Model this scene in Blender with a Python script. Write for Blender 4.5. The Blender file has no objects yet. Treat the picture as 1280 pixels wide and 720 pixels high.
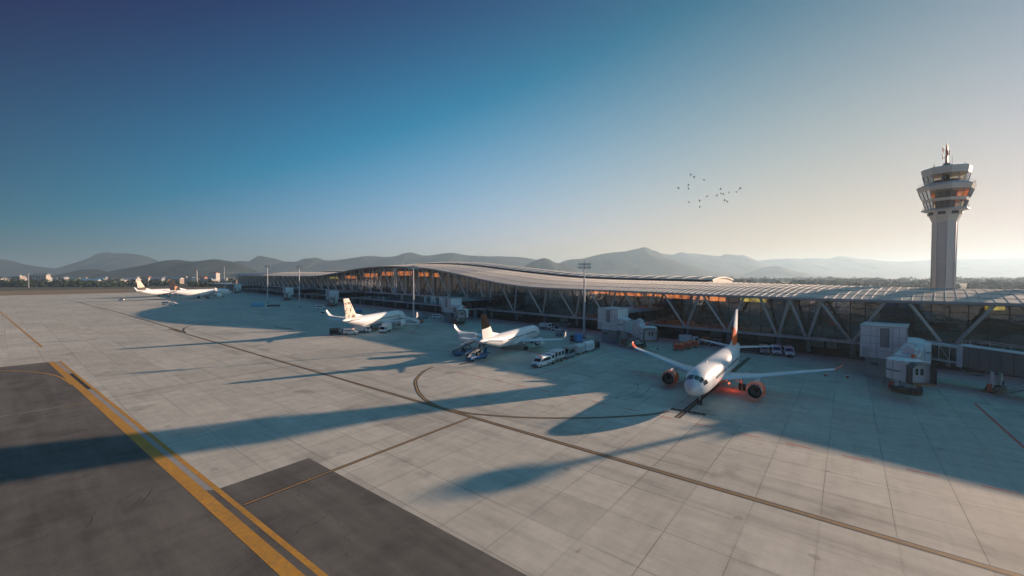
import bpy, bmesh, math, random
from mathutils import Vector, Matrix
R = math.radians
sc = bpy.context.scene
COL = sc.collection

# ------------------------------------------------------------------ camera, sky, sun, exposure
F_PX, W_PX, Y0 = 520.0, 1280.0, 345.0
CAM_H = 19.4
PITCH = math.atan((360 - Y0) / F_PX)
cam_d = bpy.data.cameras.new('camera')
cam = bpy.data.objects.new('camera', cam_d); COL.objects.link(cam)
cam_d.sensor_width = 36.0
cam_d.lens = 36.0 * F_PX / W_PX
cam_d.clip_start, cam_d.clip_end = 0.5, 60000
cam.location = (0, 0, CAM_H)
cam.rotation_euler = (math.pi / 2 - PITCH, 0, 0)
sc.camera = cam

SUN_EL, SUN_AZ = R(12.2), R(64.6)            # azimuth measured from +Y towards +X
world = bpy.data.worlds.new('World'); sc.world = world
world.use_nodes = True
wn, wl = world.node_tree.nodes, world.node_tree.links
bg = wn['Background']
sky = wn.new('ShaderNodeTexSky'); sky.sky_type = 'NISHITA'
sky.sun_disc = False
sky.sun_elevation, sky.sun_rotation = SUN_EL, SUN_AZ
sky.altitude, sky.air_density, sky.dust_density, sky.ozone_density = 100, 1.0, 1.2, 4.0
# grade the Nishita sky: per channel, a power of the sky radiance, warmer and brighter towards the sun, deeper towards the zenith
EXPOSURE = 0.92
def wm(op, a, b=None):
    n = wn.new('ShaderNodeMath'); n.operation = op
    for i, x in enumerate((a, b)):
        if x is None: continue
        if isinstance(x, (int, float)): n.inputs[i].default_value = x
        else: wl.new(x, n.inputs[i])
    return n.outputs[0]
wtc = wn.new('ShaderNodeTexCoord'); wsep = wn.new('ShaderNodeSeparateXYZ'); wl.new(wtc.outputs['Generated'], wsep.inputs[0])
wdot = wn.new('ShaderNodeVectorMath'); wdot.operation = 'DOT_PRODUCT'; wl.new(wtc.outputs['Generated'], wdot.inputs[0])
wdot.inputs[1].default_value = (math.sin(SUN_AZ) * math.cos(SUN_EL), math.cos(SUN_AZ) * math.cos(SUN_EL), math.sin(SUN_EL))
g_sun = wm('MAXIMUM', wdot.outputs['Value'], -0.5)
zen = wm('MINIMUM', wm('MAXIMUM', wsep.outputs[2], 0.0), 0.56)
skc = wn.new('ShaderNodeSeparateColor'); wl.new(sky.outputs[0], skc.inputs[0])
cmb = wn.new('ShaderNodeCombineColor')
SKY_FIT = [[-0.606, 0.057, 1.671, -5.775, -1.412, -2.81, 4.559],
           [-0.802, 0.08, 1.216, -1.669, -1.388, -4.617, 2.499],
           [-1.338, 0.592, 0.883, 0.052, -2.398, -5.241, 3.309]]
def poly_sum(k, L):
    t = [(k[1], L), (k[2], g_sun), (k[3], zen), (k[4], wm('MULTIPLY', g_sun, g_sun)), (k[5], wm('MULTIPLY', zen, zen)), (k[6], wm('MULTIPLY', g_sun, zen))]
    r = wm('ADD', wm('MULTIPLY', t[0][1], t[0][0]), k[0])
    for c_, x in t[1:]: r = wm('ADD', r, wm('MULTIPLY', x, c_))
    return r
for i, kk in enumerate(SKY_FIT):
    L = wm('LOGARITHM', wm('MAXIMUM', skc.outputs[i], 0.01), math.e)
    e_ = poly_sum(kk, L)
    lift = (0.12, 0.04, 0.0)[i]                # the subtracted floor keeps the far side of the sky deep blue
    wl.new(wm('MULTIPLY', wm('MAXIMUM', wm('SUBTRACT', wm('EXPONENT', e_), lift), 0.003), 1.0 / (0.1 * 2 ** EXPOSURE)), cmb.inputs[i])
zenith_fill = wn.new('ShaderNodeMapRange'); zenith_fill.interpolation_type = 'SMOOTHSTEP'  # overhead sky above the view boosted, added as fill for shaded surfaces
wl.new(wsep.outputs[2], zenith_fill.inputs[0]); zenith_fill.inputs[1].default_value = 0.57; zenith_fill.inputs[2].default_value = 0.85
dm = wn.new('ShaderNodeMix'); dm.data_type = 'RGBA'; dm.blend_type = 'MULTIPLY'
wl.new(zenith_fill.outputs[0], dm.inputs[0]); wl.new(cmb.outputs[0], dm.inputs[6]); dm.inputs[7].default_value = (6.0, 4.6, 2.9, 1)
rear_fill = wn.new('ShaderNodeMapRange'); rear_fill.interpolation_type = 'SMOOTHSTEP'      # sky behind the camera brightened, added fill for shaded upright faces
wl.new(wsep.outputs[1], rear_fill.inputs[0]); rear_fill.inputs[1].default_value = 0.0; rear_fill.inputs[2].default_value = -0.6
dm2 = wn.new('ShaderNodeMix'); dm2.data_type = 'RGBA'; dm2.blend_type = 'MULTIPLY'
wl.new(rear_fill.outputs[0], dm2.inputs[0]); wl.new(dm.outputs[2], dm2.inputs[6]); dm2.inputs[7].default_value = (3.0, 2.3, 2.0, 1)
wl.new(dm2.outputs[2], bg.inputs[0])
bg.inputs[1].default_value = 0.1
sun_d = bpy.data.lights.new('sun', 'SUN')
sun_d.energy, sun_d.angle, sun_d.color = 5.0, R(0.55), (1.0, 0.70, 0.50)
sun = bpy.data.objects.new('sun', sun_d); COL.objects.link(sun)
SUN_DIR = Vector((math.sin(SUN_AZ) * math.cos(SUN_EL), math.cos(SUN_AZ) * math.cos(SUN_EL), math.sin(SUN_EL)))
sun.rotation_euler = SUN_DIR.to_track_quat('Z', 'Y').to_euler()
sc.view_settings.view_transform = 'Standard'
sc.view_settings.look = 'None'
sc.view_settings.gamma = 1
sc.view_settings.use_curve_mapping = False
sc.view_settings.exposure = EXPOSURE
sc.cycles.use_denoising = True
sc.cycles.max_bounces = 6
sc.cycles.volume_bounces = 1
sc.cycles.transparent_max_bounces = 16

# ------------------------------------------------------------------ helpers
cP, sP = math.cos(PITCH), math.sin(PITCH)
def ray(u, v):
    x = (u - 640) / F_PX; y = (360 - v) / F_PX
    return Vector((x, cP + y * sP, -sP + y * cP))
def at(u, v, z=0.0):
    r = ray(u, v); k = (z - CAM_H) / r.z
    return Vector((r.x * k, r.y * k, z))
def atD(u, v, D):
    r = ray(u, v); k = D / r.y
    return Vector((r.x * k, D, CAM_H + r.z * k))

def lerp(a, b, t): return a + (b - a) * t
def interp(x, xs, ys):
    if x <= xs[0]: return ys[0]
    for i in range(len(xs) - 1):
        if x <= xs[i + 1]:
            t = (x - xs[i]) / (xs[i + 1] - xs[i])
            return lerp(ys[i], ys[i + 1], t)
    return ys[-1]
def smooth(x, xs, ys):                        # Catmull-Rom through the stations
    if x <= xs[0]: return ys[0]
    if x >= xs[-1]: return ys[-1]
    for i in range(len(xs) - 1):
        if x <= xs[i + 1]: break
    h = xs[i + 1] - xs[i]; t = (x - xs[i]) / h
    def slope(j):
        if j == 0 or j == len(xs) - 1:
            j2 = max(0, min(j, len(xs) - 2)); return (ys[j2 + 1] - ys[j2]) / (xs[j2 + 1] - xs[j2])
        return (ys[j + 1] - ys[j - 1]) / (xs[j + 1] - xs[j - 1])
    m0, m1 = slope(i) * h, slope(i + 1) * h
    return (2*t**3 - 3*t*t + 1) * ys[i] + (t**3 - 2*t*t + t) * m0 + (-2*t**3 + 3*t*t) * ys[i + 1] + (t**3 - t*t) * m1

def mat(name, col, rough=0.6, metal=0.0, var=0.12, scale=3.0, bump=0.0, col2=None, spec=0.5, coat=0.0, detail=4.0):
    m = bpy.data.materials.new(name); m.use_nodes = True
    nt = m.node_tree; b = nt.nodes['Principled BSDF']
    tc = nt.nodes.new('ShaderNodeTexCoord'); no = nt.nodes.new('ShaderNodeTexNoise')
    no.inputs['Scale'].default_value = scale; no.inputs['Detail'].default_value = detail
    nt.links.new(tc.outputs['Object'], no.inputs['Vector'])
    rp = nt.nodes.new('ShaderNodeValToRGB')
    c2 = col2 or tuple(min(1, c * (1 + var)) for c in col)
    c1 = col if col2 else tuple(c * (1 - var) for c in col)
    rp.color_ramp.elements[0].color = (*c1, 1); rp.color_ramp.elements[1].color = (*c2, 1)
    rp.color_ramp.elements[0].position, rp.color_ramp.elements[1].position = 0.35, 0.65
    nt.links.new(no.outputs['Fac'], rp.inputs['Fac']); nt.links.new(rp.outputs['Color'], b.inputs['Base Color'])
    b.inputs['Roughness'].default_value = rough; b.inputs['Metallic'].default_value = metal
    b.inputs['Specular IOR Level'].default_value = spec
    if coat: b.inputs['Coat Weight'].default_value = coat; b.inputs['Coat Roughness'].default_value = 0.08
    if bump:
        bp = nt.nodes.new('ShaderNodeBump'); bp.inputs['Strength'].default_value = bump
        nt.links.new(no.outputs['Fac'], bp.inputs['Height']); nt.links.new(bp.outputs['Normal'], b.inputs['Normal'])
    return m
def emit(name, col, strength, var=0.3, scale=0.4):
    m = mat(name, col, 0.5, var=var, scale=scale)
    nt = m.node_tree; b = nt.nodes['Principled BSDF']
    rp = [n for n in nt.nodes if n.type == 'VALTORGB'][0]
    nt.links.new(rp.outputs['Color'], b.inputs['Emission Color']); b.inputs['Emission Strength'].default_value = strength
    return m
def glass_mat(name, tint, refl_rough=0.03, trans=0.75, ior=1.5):
    m = bpy.data.materials.new(name); m.use_nodes = True
    nt = m.node_tree; nt.nodes.clear()
    out = nt.nodes.new('ShaderNodeOutputMaterial')
    tr = nt.nodes.new('ShaderNodeBsdfTransparent'); tr.inputs[0].default_value = (*[c * trans for c in tint], 1)
    gl = nt.nodes.new('ShaderNodeBsdfGlossy'); gl.inputs['Roughness'].default_value = refl_rough
    gl.inputs['Color'].default_value = (0.9, 0.95, 1, 1)
    tc = nt.nodes.new('ShaderNodeTexCoord'); no = nt.nodes.new('ShaderNodeTexNoise'); no.inputs['Scale'].default_value = 0.55
    bp = nt.nodes.new('ShaderNodeBump'); bp.inputs['Strength'].default_value = 0.06; bp.inputs['Distance'].default_value = 1.0
    nt.links.new(tc.outputs['Object'], no.inputs['Vector']); nt.links.new(no.outputs['Fac'], bp.inputs['Height'])
    nt.links.new(bp.outputs['Normal'], gl.inputs['Normal'])
    fr = nt.nodes.new('ShaderNodeFresnel'); fr.inputs['IOR'].default_value = ior
    mx = nt.nodes.new('ShaderNodeMixShader')
    nt.links.new(fr.outputs[0], mx.inputs[0]); nt.links.new(tr.outputs[0], mx.inputs[1]); nt.links.new(gl.outputs[0], mx.inputs[2])
    nt.links.new(mx.outputs[0], out.inputs[0])
    return m

class MB:
    def __init__(s): s.bm = bmesh.new(); s.mi = 0
    def face(s, pts):
        f = s.bm.faces.new([s.bm.verts.new(p) for p in pts]); f.material_index = s.mi; return f
    def quad(s, *p): return s.face(p)
    def hexa(s, a, b):                        # a: 4 bottom points, b: 4 top points
        va = [s.bm.verts.new(p) for p in a]; vb = [s.bm.verts.new(p) for p in b]
        fs = [s.bm.faces.new(va[::-1]), s.bm.faces.new(vb)]
        for i in range(4): fs.append(s.bm.faces.new((va[i], va[(i+1) % 4], vb[(i+1) % 4], vb[i])))
        for f in fs: f.material_index = s.mi
    def box(s, c, d, M=None):
        x, y, z = d[0] / 2, d[1] / 2, d[2] / 2; c = Vector(c)
        P = [Vector(p) for p in ((-x,-y,-z),(x,-y,-z),(x,y,-z),(-x,y,-z),(-x,-y,z),(x,-y,z),(x,y,z),(-x,y,z))]
        P = [(M @ (p + c)) if M else p + c for p in P]
        s.hexa(P[:4], P[4:])
    def beam(s, a, b, w, h=None, up=(0, 0, 1)):
        a, b = Vector(a), Vector(b); h = h or w
        d = (b - a).normalized(); u = Vector(up)
        if abs(d.dot(u)) > 0.99: u = Vector((1, 0, 0))
        r = d.cross(u).normalized(); u = r.cross(d)
        q = lambda p: [p - r*w/2 - u*h/2, p + r*w/2 - u*h/2, p + r*w/2 + u*h/2, p - r*w/2 + u*h/2]
        s.hexa(q(a), q(b))
    def tube(s, pts, rad, n=10, caps=True):
        pts = [Vector(p) for p in pts]; k = len(pts)
        rad = rad if isinstance(rad, (list, tuple)) else [rad] * k
        rings = []
        for i, p in enumerate(pts):
            d = (pts[min(i+1, k-1)] - pts[max(i-1, 0)]).normalized()
            u = Vector((0, 0, 1)) if abs(d.z) < 0.95 else Vector((1, 0, 0))
            r = d.cross(u).normalized(); u = r.cross(d)
            rings.append([s.bm.verts.new(p + (r * math.cos(2*math.pi*j/n) + u * math.sin(2*math.pi*j/n)) * rad[i]) for j in range(n)])
        s.rings(rings, caps)
    def rings(s, rings, caps=True, closed=True):
        n = len(rings[0])
        for a, b in zip(rings, rings[1:]):
            for j in range(n if closed else n - 1):
                f = s.bm.faces.new((a[j], a[(j+1) % n], b[(j+1) % n], b[j])); f.material_index = s.mi
        if caps:
            f = s.bm.faces.new(rings[0][::-1]); f.material_index = s.mi
            f = s.bm.faces.new(rings[-1]); f.material_index = s.mi
    def loft(s, secs, caps=True, closed=True):
        s.rings([[s.bm.verts.new(p) for p in q] for q in secs], caps, closed)
    def prism(s, prof, axis, a, b):           # prof: 2-D outline; extruded along axis from a to b
        def P(p, t):
            return {'y': Vector((p[0], t, p[1])), 'x': Vector((t, p[0], p[1])), 'z': Vector((p[0], p[1], t))}[axis]
        s.loft([[P(p, a) for p in prof], [P(p, b) for p in prof]])
    def lathe(s, prof, c=(0,0,0), axis='z', n=20, caps=True):   # prof: (along, radius)
        c = Vector(c); rings = []
        for h, r in prof:
            q = []
            for j in range(n):
                a = 2*math.pi*j/n; x, y = r*math.cos(a), r*math.sin(a)
                q.append(s.bm.verts.new(c + ({'z': Vector((x, y, h)), 'x': Vector((h, x, y)), 'y': Vector((x, h, y))}[axis])))
            rings.append(q)
        s.rings(rings, caps)
    def build(s, name, m, parent=None, smooth=False, bevel=0.0):
        bmesh.ops.recalc_face_normals(s.bm, faces=s.bm.faces)
        me = bpy.data.meshes.new(name); s.bm.to_mesh(me); s.bm.free()
        for x in (m if isinstance(m, (list, tuple)) else [m]): me.materials.append(x)
        if smooth:
            for p in me.polygons: p.use_smooth = True
            me.set_sharp_from_angle(angle=R(40))
        o = bpy.data.objects.new(name, me); COL.objects.link(o)
        if parent: o.parent = parent
        if bevel:
            b = o.modifiers.new('bevel', 'BEVEL'); b.width = bevel; b.segments = 2; b.limit_method = 'ANGLE'
        return o

def tag(o, label=None, cat=None, group=None, kind=None):
    if label: o['label'] = label
    if cat: o['category'] = cat
    if group: o['group'] = group
    if kind: o['kind'] = kind
    return o
def thing(name, loc, rz=0.0, label=None, cat=None, group=None, scale=1.0):
    o = bpy.data.objects.new(name, None); COL.objects.link(o); o.empty_display_size = 0.5
    o.location = loc; o.rotation_euler = (0, 0, rz); o.scale = (scale,) * 3
    return tag(o, label, cat, group)
def copy_tree(o, parent=None):
    c = o.copy(); COL.objects.link(c); c.parent = parent
    for ch in [x for x in o.children]: copy_tree(ch, c)
    return c
def clone(o, loc, rz, label, group=None, scale=None):
    c = copy_tree(o); c.location = loc; c.rotation_euler = (0, 0, rz); c['label'] = label
    if scale: c.scale = (scale,) * 3
    if group: c['group'] = group
    return c
def struct(mb, name, m, **k):
    return tag(mb.build(name, m, **k), kind='structure')
rnd = random.Random(7)

# pavement frame (slab joints) and terminal frame
E_AL = Vector((-0.7781, 0.6281, 0)); N_PV = Vector((0.6281, 0.7781, 0)); O_PV = Vector((32.52, 26.51, 0))
def pv(a, p, z=0.0): return O_PV + E_AL * a + N_PV * p + Vector((0, 0, z))
T_O = Vector((23.0, 162.8, 0)); T_D = Vector((-0.697, 0.717, 0)).normalized(); T_N = Vector((-0.717, -0.697, 0)).normalized()
def tm(t, o, z=0.0): return T_O + T_D * t + T_N * o + Vector((0, 0, z))
def to_t(p):
    q = Vector(p) - T_O; return q.dot(T_D), q.dot(T_N)
def on_facade(u, o, z=0.0):                   # point of the line at offset o in front of the facade seen in image column u
    r = ray(u, 400); b = T_O + T_N * o
    den = r.x * -T_D.y + T_D.x * r.y
    k = (b.x * -T_D.y + T_D.x * b.y) / den
    return Vector((r.x * k, r.y * k, z))

# ------------------------------------------------------------------ materials
def node_mat(name):
    m = bpy.data.materials.new(name); m.use_nodes = True
    nt = m.node_tree; return m, nt, nt.nodes['Principled BSDF']
def mth(nt, op, a, b=None, c=None):
    n = nt.nodes.new('ShaderNodeMath'); n.operation = op
    for i, x in enumerate((a, b, c)):
        if x is None: continue
        if isinstance(x, (int, float)): n.inputs[i].default_value = x
        else: nt.links.new(x, n.inputs[i])
    return n.outputs[0]
def noise(nt, vec, scale, detail=4.0, rough=0.55):
    n = nt.nodes.new('ShaderNodeTexNoise'); n.inputs['Scale'].default_value = scale
    n.inputs['Detail'].default_value = detail; n.inputs['Roughness'].default_value = rough
    nt.links.new(vec, n.inputs['Vector']); return n.outputs['Fac']
def ramp(nt, fac, stops):
    r = nt.nodes.new('ShaderNodeValToRGB')
    e = r.color_ramp.elements
    while len(e) < len(stops): e.new(0.5)
    for i, (p, c) in enumerate(stops):
        e[i].position = p; e[i].color = (*c, 1) if not isinstance(c, (int, float)) else (c, c, c, 1)
    nt.links.new(fac, r.inputs['Fac']); return r.outputs['Color']
def mixc(nt, fac, a, b, mode='MIX'):
    n = nt.nodes.new('ShaderNodeMix'); n.data_type = 'RGBA'; n.blend_type = mode
    if isinstance(fac, (int, float)): n.inputs[0].default_value = fac
    else: nt.links.new(fac, n.inputs[0])
    for i, x in ((6, a), (7, b)):
        if isinstance(x, tuple): n.inputs[i].default_value = (*x, 1)
        else: nt.links.new(x, n.inputs[i])
    return n.outputs[2]
def pave_vec(nt):                             # coordinates along the slab joints, metres
    g = nt.nodes.new('ShaderNodeNewGeometry'); mp = nt.nodes.new('ShaderNodeMapping'); mp.vector_type = 'TEXTURE'
    mp.inputs['Location'].default_value = O_PV
    mp.inputs['Rotation'].default_value = (0, 0, math.atan2(E_AL.y, E_AL.x))
    nt.links.new(g.outputs['Position'], mp.inputs['Vector'])
    sx = nt.nodes.new('ShaderNodeSeparateXYZ'); nt.links.new(mp.outputs[0], sx.inputs[0])
    return mp.outputs[0], sx.outputs[0], sx.outputs[1]

def concrete():
    m, nt, b = node_mat('concrete')
    vec, x, y = pave_vec(nt)
    xs = mth(nt, 'DIVIDE', mth(nt, 'SUBTRACT', x, 0.87), 4.58); ys = mth(nt, 'DIVIDE', mth(nt, 'SUBTRACT', y, -0.35), 5.0)
    fx = mth(nt, 'ABSOLUTE', mth(nt, 'SUBTRACT', mth(nt, 'FRACT', xs), 0.5)); fy = mth(nt, 'ABSOLUTE', mth(nt, 'SUBTRACT', mth(nt, 'FRACT', ys), 0.5))
    jx = mth(nt, 'GREATER_THAN', fx, 0.5 - 0.022 / 4.58); jy = mth(nt, 'GREATER_THAN', fy, 0.5 - 0.022 / 5.0)
    joint = mth(nt, 'MAXIMUM', jx, jy)
    # soft stained band beside each joint
    soft = mth(nt, 'MAXIMUM', mth(nt, 'SMOOTH_MIN', mth(nt, 'MULTIPLY', mth(nt, 'MAXIMUM', mth(nt, 'SUBTRACT', fx, 0.45), 0), 20), 1, 0.1),
               mth(nt, 'MULTIPLY', mth(nt, 'MAXIMUM', mth(nt, 'SUBTRACT', fy, 0.45), 0), 20))
    cb = nt.nodes.new('ShaderNodeCombineXYZ')
    nt.links.new(mth(nt, 'FLOOR', xs), cb.inputs[0]); nt.links.new(mth(nt, 'FLOOR', ys), cb.inputs[1])
    wnz = nt.nodes.new('ShaderNodeTexWhiteNoise'); nt.links.new(cb.outputs[0], wnz.inputs['Vector'])
    # groups of slabs poured together
    cb2 = nt.nodes.new('ShaderNodeCombineXYZ')
    nt.links.new(mth(nt, 'FLOOR', mth(nt, 'DIVIDE', xs, 5)), cb2.inputs[0]); nt.links.new(mth(nt, 'FLOOR', mth(nt, 'DIVIDE', ys, 2)), cb2.inputs[1])
    wn2 = nt.nodes.new('ShaderNodeTexWhiteNoise'); nt.links.new(cb2.outputs[0], wn2.inputs['Vector'])
    big = noise(nt, vec, 0.045, 5, 0.6); mid = noise(nt, vec, 0.5, 6, 0.65); fine = noise(nt, vec, 9, 4, 0.7)
    st = nt.nodes.new('ShaderNodeMapping'); st.inputs['Scale'].default_value = (0.12, 1.6, 1); nt.links.new(vec, st.inputs['Vector'])
    streak = noise(nt, st.outputs[0], 0.8, 6, 0.65)
    st2 = nt.nodes.new('ShaderNodeMapping'); st2.inputs['Scale'].default_value = (1.4, 0.1, 1); nt.links.new(vec, st2.inputs['Vector'])
    streak2 = noise(nt, st2.outputs[0], 0.7, 5, 0.65)
    c = mixc(nt, big, (0.475, 0.437, 0.362), (0.60, 0.56, 0.475))
    c = mixc(nt, 0.6, c, ramp(nt, wnz.outputs['Value'], [(0, 0.8), (0.1, 0.91), (0.88, 1.04), (1, 1.15)]), 'MULTIPLY')
    c = mixc(nt, 0.6, c, ramp(nt, wn2.outputs['Value'], [(0, 0.84), (1, 1.1)]), 'MULTIPLY')
    c = mixc(nt, 0.75, c, ramp(nt, mid, [(0.3, 0.82), (0.7, 1.1)]), 'MULTIPLY')
    c = mixc(nt, 0.45, c, ramp(nt, streak, [(0.3, 0.75), (0.55, 1.05)]), 'MULTIPLY')
    c = mixc(nt, 0.3, c, ramp(nt, streak2, [(0.3, 0.7), (0.52, 1.05)]), 'MULTIPLY')
    c = mixc(nt, 0.35, c, ramp(nt, fine, [(0.3, 0.8), (0.7, 1.15)]), 'MULTIPLY')
    spot = noise(nt, vec, 0.16, 3, 0.5)
    c = mixc(nt, 0.75, c, ramp(nt, spot, [(0.62, 1.0), (0.72, 0.66)]), 'MULTIPLY')
    c = mixc(nt, 0.25, c, ramp(nt, soft, [(0.0, 1.0), (1.0, 0.7)]), 'MULTIPLY')
    rub = mth(nt, 'ABSOLUTE', mth(nt, 'SUBTRACT', mth(nt, 'ABSOLUTE', mth(nt, 'SUBTRACT', y, 0.4)), 3.0))
    rub = mth(nt, 'MULTIPLY', mth(nt, 'MAXIMUM', mth(nt, 'SUBTRACT', 1.0, mth(nt, 'DIVIDE', rub, 1.3)), 0.0), ramp(nt, streak, [(0.35, 1.0), (0.65, 0.2)]))
    c = mixc(nt, mth(nt, 'MULTIPLY', rub, 0.4), c, (0.13, 0.12, 0.115))       # tyre rubber along the taxi line
    drip = nt.nodes.new('ShaderNodeTexVoronoi'); drip.inputs['Scale'].default_value = 0.19; nt.links.new(vec, drip.inputs['Vector'])
    dr_ = mth(nt, 'MULTIPLY', mth(nt, 'LESS_THAN', mth(nt, 'ADD', drip.outputs['Distance'], mth(nt, 'MULTIPLY', mid, 0.25)), 0.19), 0.35)
    c = mixc(nt, dr_, c, (0.14, 0.13, 0.12))                                   # oil drips
    jn = noise(nt, vec, 0.06, 2, 0.5)
    jf = mth(nt, 'MULTIPLY', joint, ramp(nt, jn, [(0.40, 0.14), (0.6, 0.8)]))
    c = mixc(nt, jf, c, (0.07, 0.06, 0.055))
    nt.links.new(c, b.inputs['Base Color'])
    b.inputs['Roughness'].default_value = 0.82; b.inputs['Specular IOR Level'].default_value = 0.3
    bp = nt.nodes.new('ShaderNodeBump'); bp.inputs['Strength'].default_value = 0.25; bp.inputs['Distance'].default_value = 0.02
    nt.links.new(fine, bp.inputs['Height']); nt.links.new(bp.outputs[0], b.inputs['Normal'])
    return m
def asphalt():
    m, nt, b = node_mat('asphalt')
    vec, x, y = pave_vec(nt)
    big = noise(nt, vec, 0.09, 5, 0.6); fine = noise(nt, vec, 14, 3, 0.8)
    st = nt.nodes.new('ShaderNodeMapping'); st.inputs['Scale'].default_value = (0.05, 0.45, 1); nt.links.new(vec, st.inputs['Vector'])
    streak = noise(nt, st.outputs[0], 1.0, 5, 0.65)
    st2 = nt.nodes.new('ShaderNodeMapping'); st2.inputs['Scale'].default_value = (0.8, 0.06, 1); nt.links.new(vec, st2.inputs['Vector'])
    streak2 = noise(nt, st2.outputs[0], 0.8, 4, 0.6)
    c = mixc(nt, big, (0.095, 0.086, 0.075), (0.175, 0.158, 0.138))
    c = mixc(nt, 0.7, c, ramp(nt, streak, [(0.3, 0.55), (0.65, 1.15)]), 'MULTIPLY')
    blot = noise(nt, vec, 0.22, 4, .6); c = mixc(nt, 0.6, c, ramp(nt, blot, [(0.34, 0.6), (0.5, 1.05)]), 'MULTIPLY')
    c = mixc(nt, 0.25, c, ramp(nt, streak2, [(0.35, 0.7), (0.6, 1.15)]), 'MULTIPLY')
    grit = noise(nt, vec, 40, 2, .7)
    c = mixc(nt, 0.6, c, ramp(nt, fine, [(0.25, 0.55), (0.75, 1.4)]), 'MULTIPLY'); c = mixc(nt, 0.6, c, ramp(nt, grit, [(0.3, 0.6), (0.7, 1.5)]), 'MULTIPLY')
    vo = nt.nodes.new('ShaderNodeTexVoronoi'); vo.feature = 'DISTANCE_TO_EDGE'; vo.inputs['Scale'].default_value = 0.06; vo.inputs['Randomness'].default_value = 0.9
    wv = nt.nodes.new('ShaderNodeMix'); wv.data_type = 'VECTOR'; wv.inputs[0].default_value = 0.02
    nv = nt.nodes.new('ShaderNodeTexNoise'); nv.inputs['Scale'].default_value = 0.5; nt.links.new(vec, nv.inputs['Vector'])
    sc2 = nt.nodes.new('ShaderNodeVectorMath'); sc2.operation = 'MULTIPLY_ADD'; sc2.inputs[1].default_value = (3, 3, 0)
    nt.links.new(nv.outputs['Color'], sc2.inputs[0]); nt.links.new(vec, sc2.inputs[2]); nt.links.new(sc2.outputs[0], vo.inputs['Vector'])
    crack = mth(nt, 'LESS_THAN', vo.outputs['Distance'], 0.0018)
    c = mixc(nt, mth(nt, 'MULTIPLY', crack, 0.3), c, (0.02, 0.02, 0.02))
    nt.links.new(c, b.inputs['Base Color'])
    b.inputs['Roughness'].default_value = 0.85; b.inputs['Specular IOR Level'].default_value = 0.3
    bp = nt.nodes.new('ShaderNodeBump'); bp.inputs['Strength'].default_value = 0.3; bp.inputs['Distance'].default_value = 0.02
    nt.links.new(fine, bp.inputs['Height']); nt.links.new(bp.outputs[0], b.inputs['Normal'])
    return m
M_CONC, M_ASPH = concrete(), asphalt()
def paint(name, col, worn=(0.16, 0.15, 0.14), wear=0.35):
    m, nt, b = node_mat(name)
    g = nt.nodes.new('ShaderNodeNewGeometry')
    f = noise(nt, g.outputs['Position'], 2.2, 6, 0.75); f2 = noise(nt, g.outputs['Position'], 0.25, 4, 0.6)
    k = ramp(nt, f, [(0.28, 1.0), (0.28 + wear, 0.0)])
    c = mixc(nt, 0.6, col, ramp(nt, f2, [(0.3, 0.65), (0.7, 1.1)]), 'MULTIPLY')
    c = mixc(nt, k, c, worn)
    nt.links.new(c, b.inputs['Base Color']); b.inputs['Roughness'].default_value = 0.75
    return m
M_YEL = paint('yellow paint', (0.62, 0.29, 0.03), (0.3, 0.17, 0.06), 0.3); M_YELT = paint('thin yellow paint', (0.5, 0.26, 0.05))
M_BLK = paint('black paint', (0.022, 0.021, 0.02), (0.06, 0.056, 0.052), 0.3); M_TAN = paint('faded brown line', (0.13, 0.085, 0.05), (0.2, 0.18, 0.16))
M_WHT = paint('white paint', (0.62, 0.6, 0.57), (0.3, 0.28, 0.26), 0.45); M_RED = paint('red paint', (0.72, 0.07, 0.04), (0.3, 0.16, 0.14), 0.25)
M_STRIP = paint('grey strip', (0.30, 0.28, 0.26), (0.38, 0.36, 0.33))
def grass_mat(name, a, b_, s=0.05):
    m, nt, b = node_mat(name); g = nt.nodes.new('ShaderNodeNewGeometry')
    f = noise(nt, g.outputs['Position'], s, 8, 0.7); f2 = noise(nt, g.outputs['Position'], s * 0.12, 3, 0.5)
    c = mixc(nt, ramp(nt, f, [(0.35, 0), (0.65, 1)]), a, b_); c = mixc(nt, 0.7, c, ramp(nt, f2, [(0.3, 0.7), (0.7, 1.2)]), 'MULTIPLY')
    nt.links.new(c, b.inputs['Base Color']); b.inputs['Roughness'].default_value = 0.95; return m

M_WHITE = mat('white gloss paint', (0.78, 0.78, 0.77), 0.28, var=0.03, scale=1.0, coat=0.4)
M_OFFW = mat('off white cladding', (0.62, 0.63, 0.63), 0.45, var=0.06, scale=0.8)
M_LGREY = mat('light grey metal', (0.45, 0.47, 0.49), 0.42, 0.3, var=0.08, scale=1.2)
M_GREY = mat('mid grey metal', (0.24, 0.25, 0.26), 0.5, 0.2, var=0.12, scale=1.0)
M_DGREY = mat('dark grey', (0.07, 0.075, 0.08), 0.55, var=0.2, scale=1.0)
M_BLACK = mat('black rubber', (0.018, 0.018, 0.019), 0.75, var=0.25, scale=3)
M_BLUEG = mat('blue grey cladding', (0.22, 0.27, 0.30), 0.5, var=0.1, scale=0.6)
M_ORANGE = mat('orange paint', (0.92, 0.115, 0.02), 0.35, var=0.1, scale=1.5, coat=0.3)
M_REDP = mat('red painted metal', (0.5, 0.05, 0.03), 0.45, var=0.12, scale=2)
M_BLUE = mat('blue painted metal', (0.04, 0.17, 0.38), 0.45, var=0.2, scale=1.2)
M_WOOD = mat('orange brown crate', (0.36, 0.17, 0.07), 0.7, var=0.2, scale=2)
M_DGLASS = mat('dark window glass', (0.012, 0.016, 0.02), 0.06, var=0.3, scale=1, spec=0.7)
M_STEEL = mat('bare steel', (0.5, 0.5, 0.5), 0.3, 0.9, var=0.1, scale=2)
M_LAMP = mat('lamp lens', (0.8, 0.8, 0.75), 0.15, var=0.05)
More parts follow.
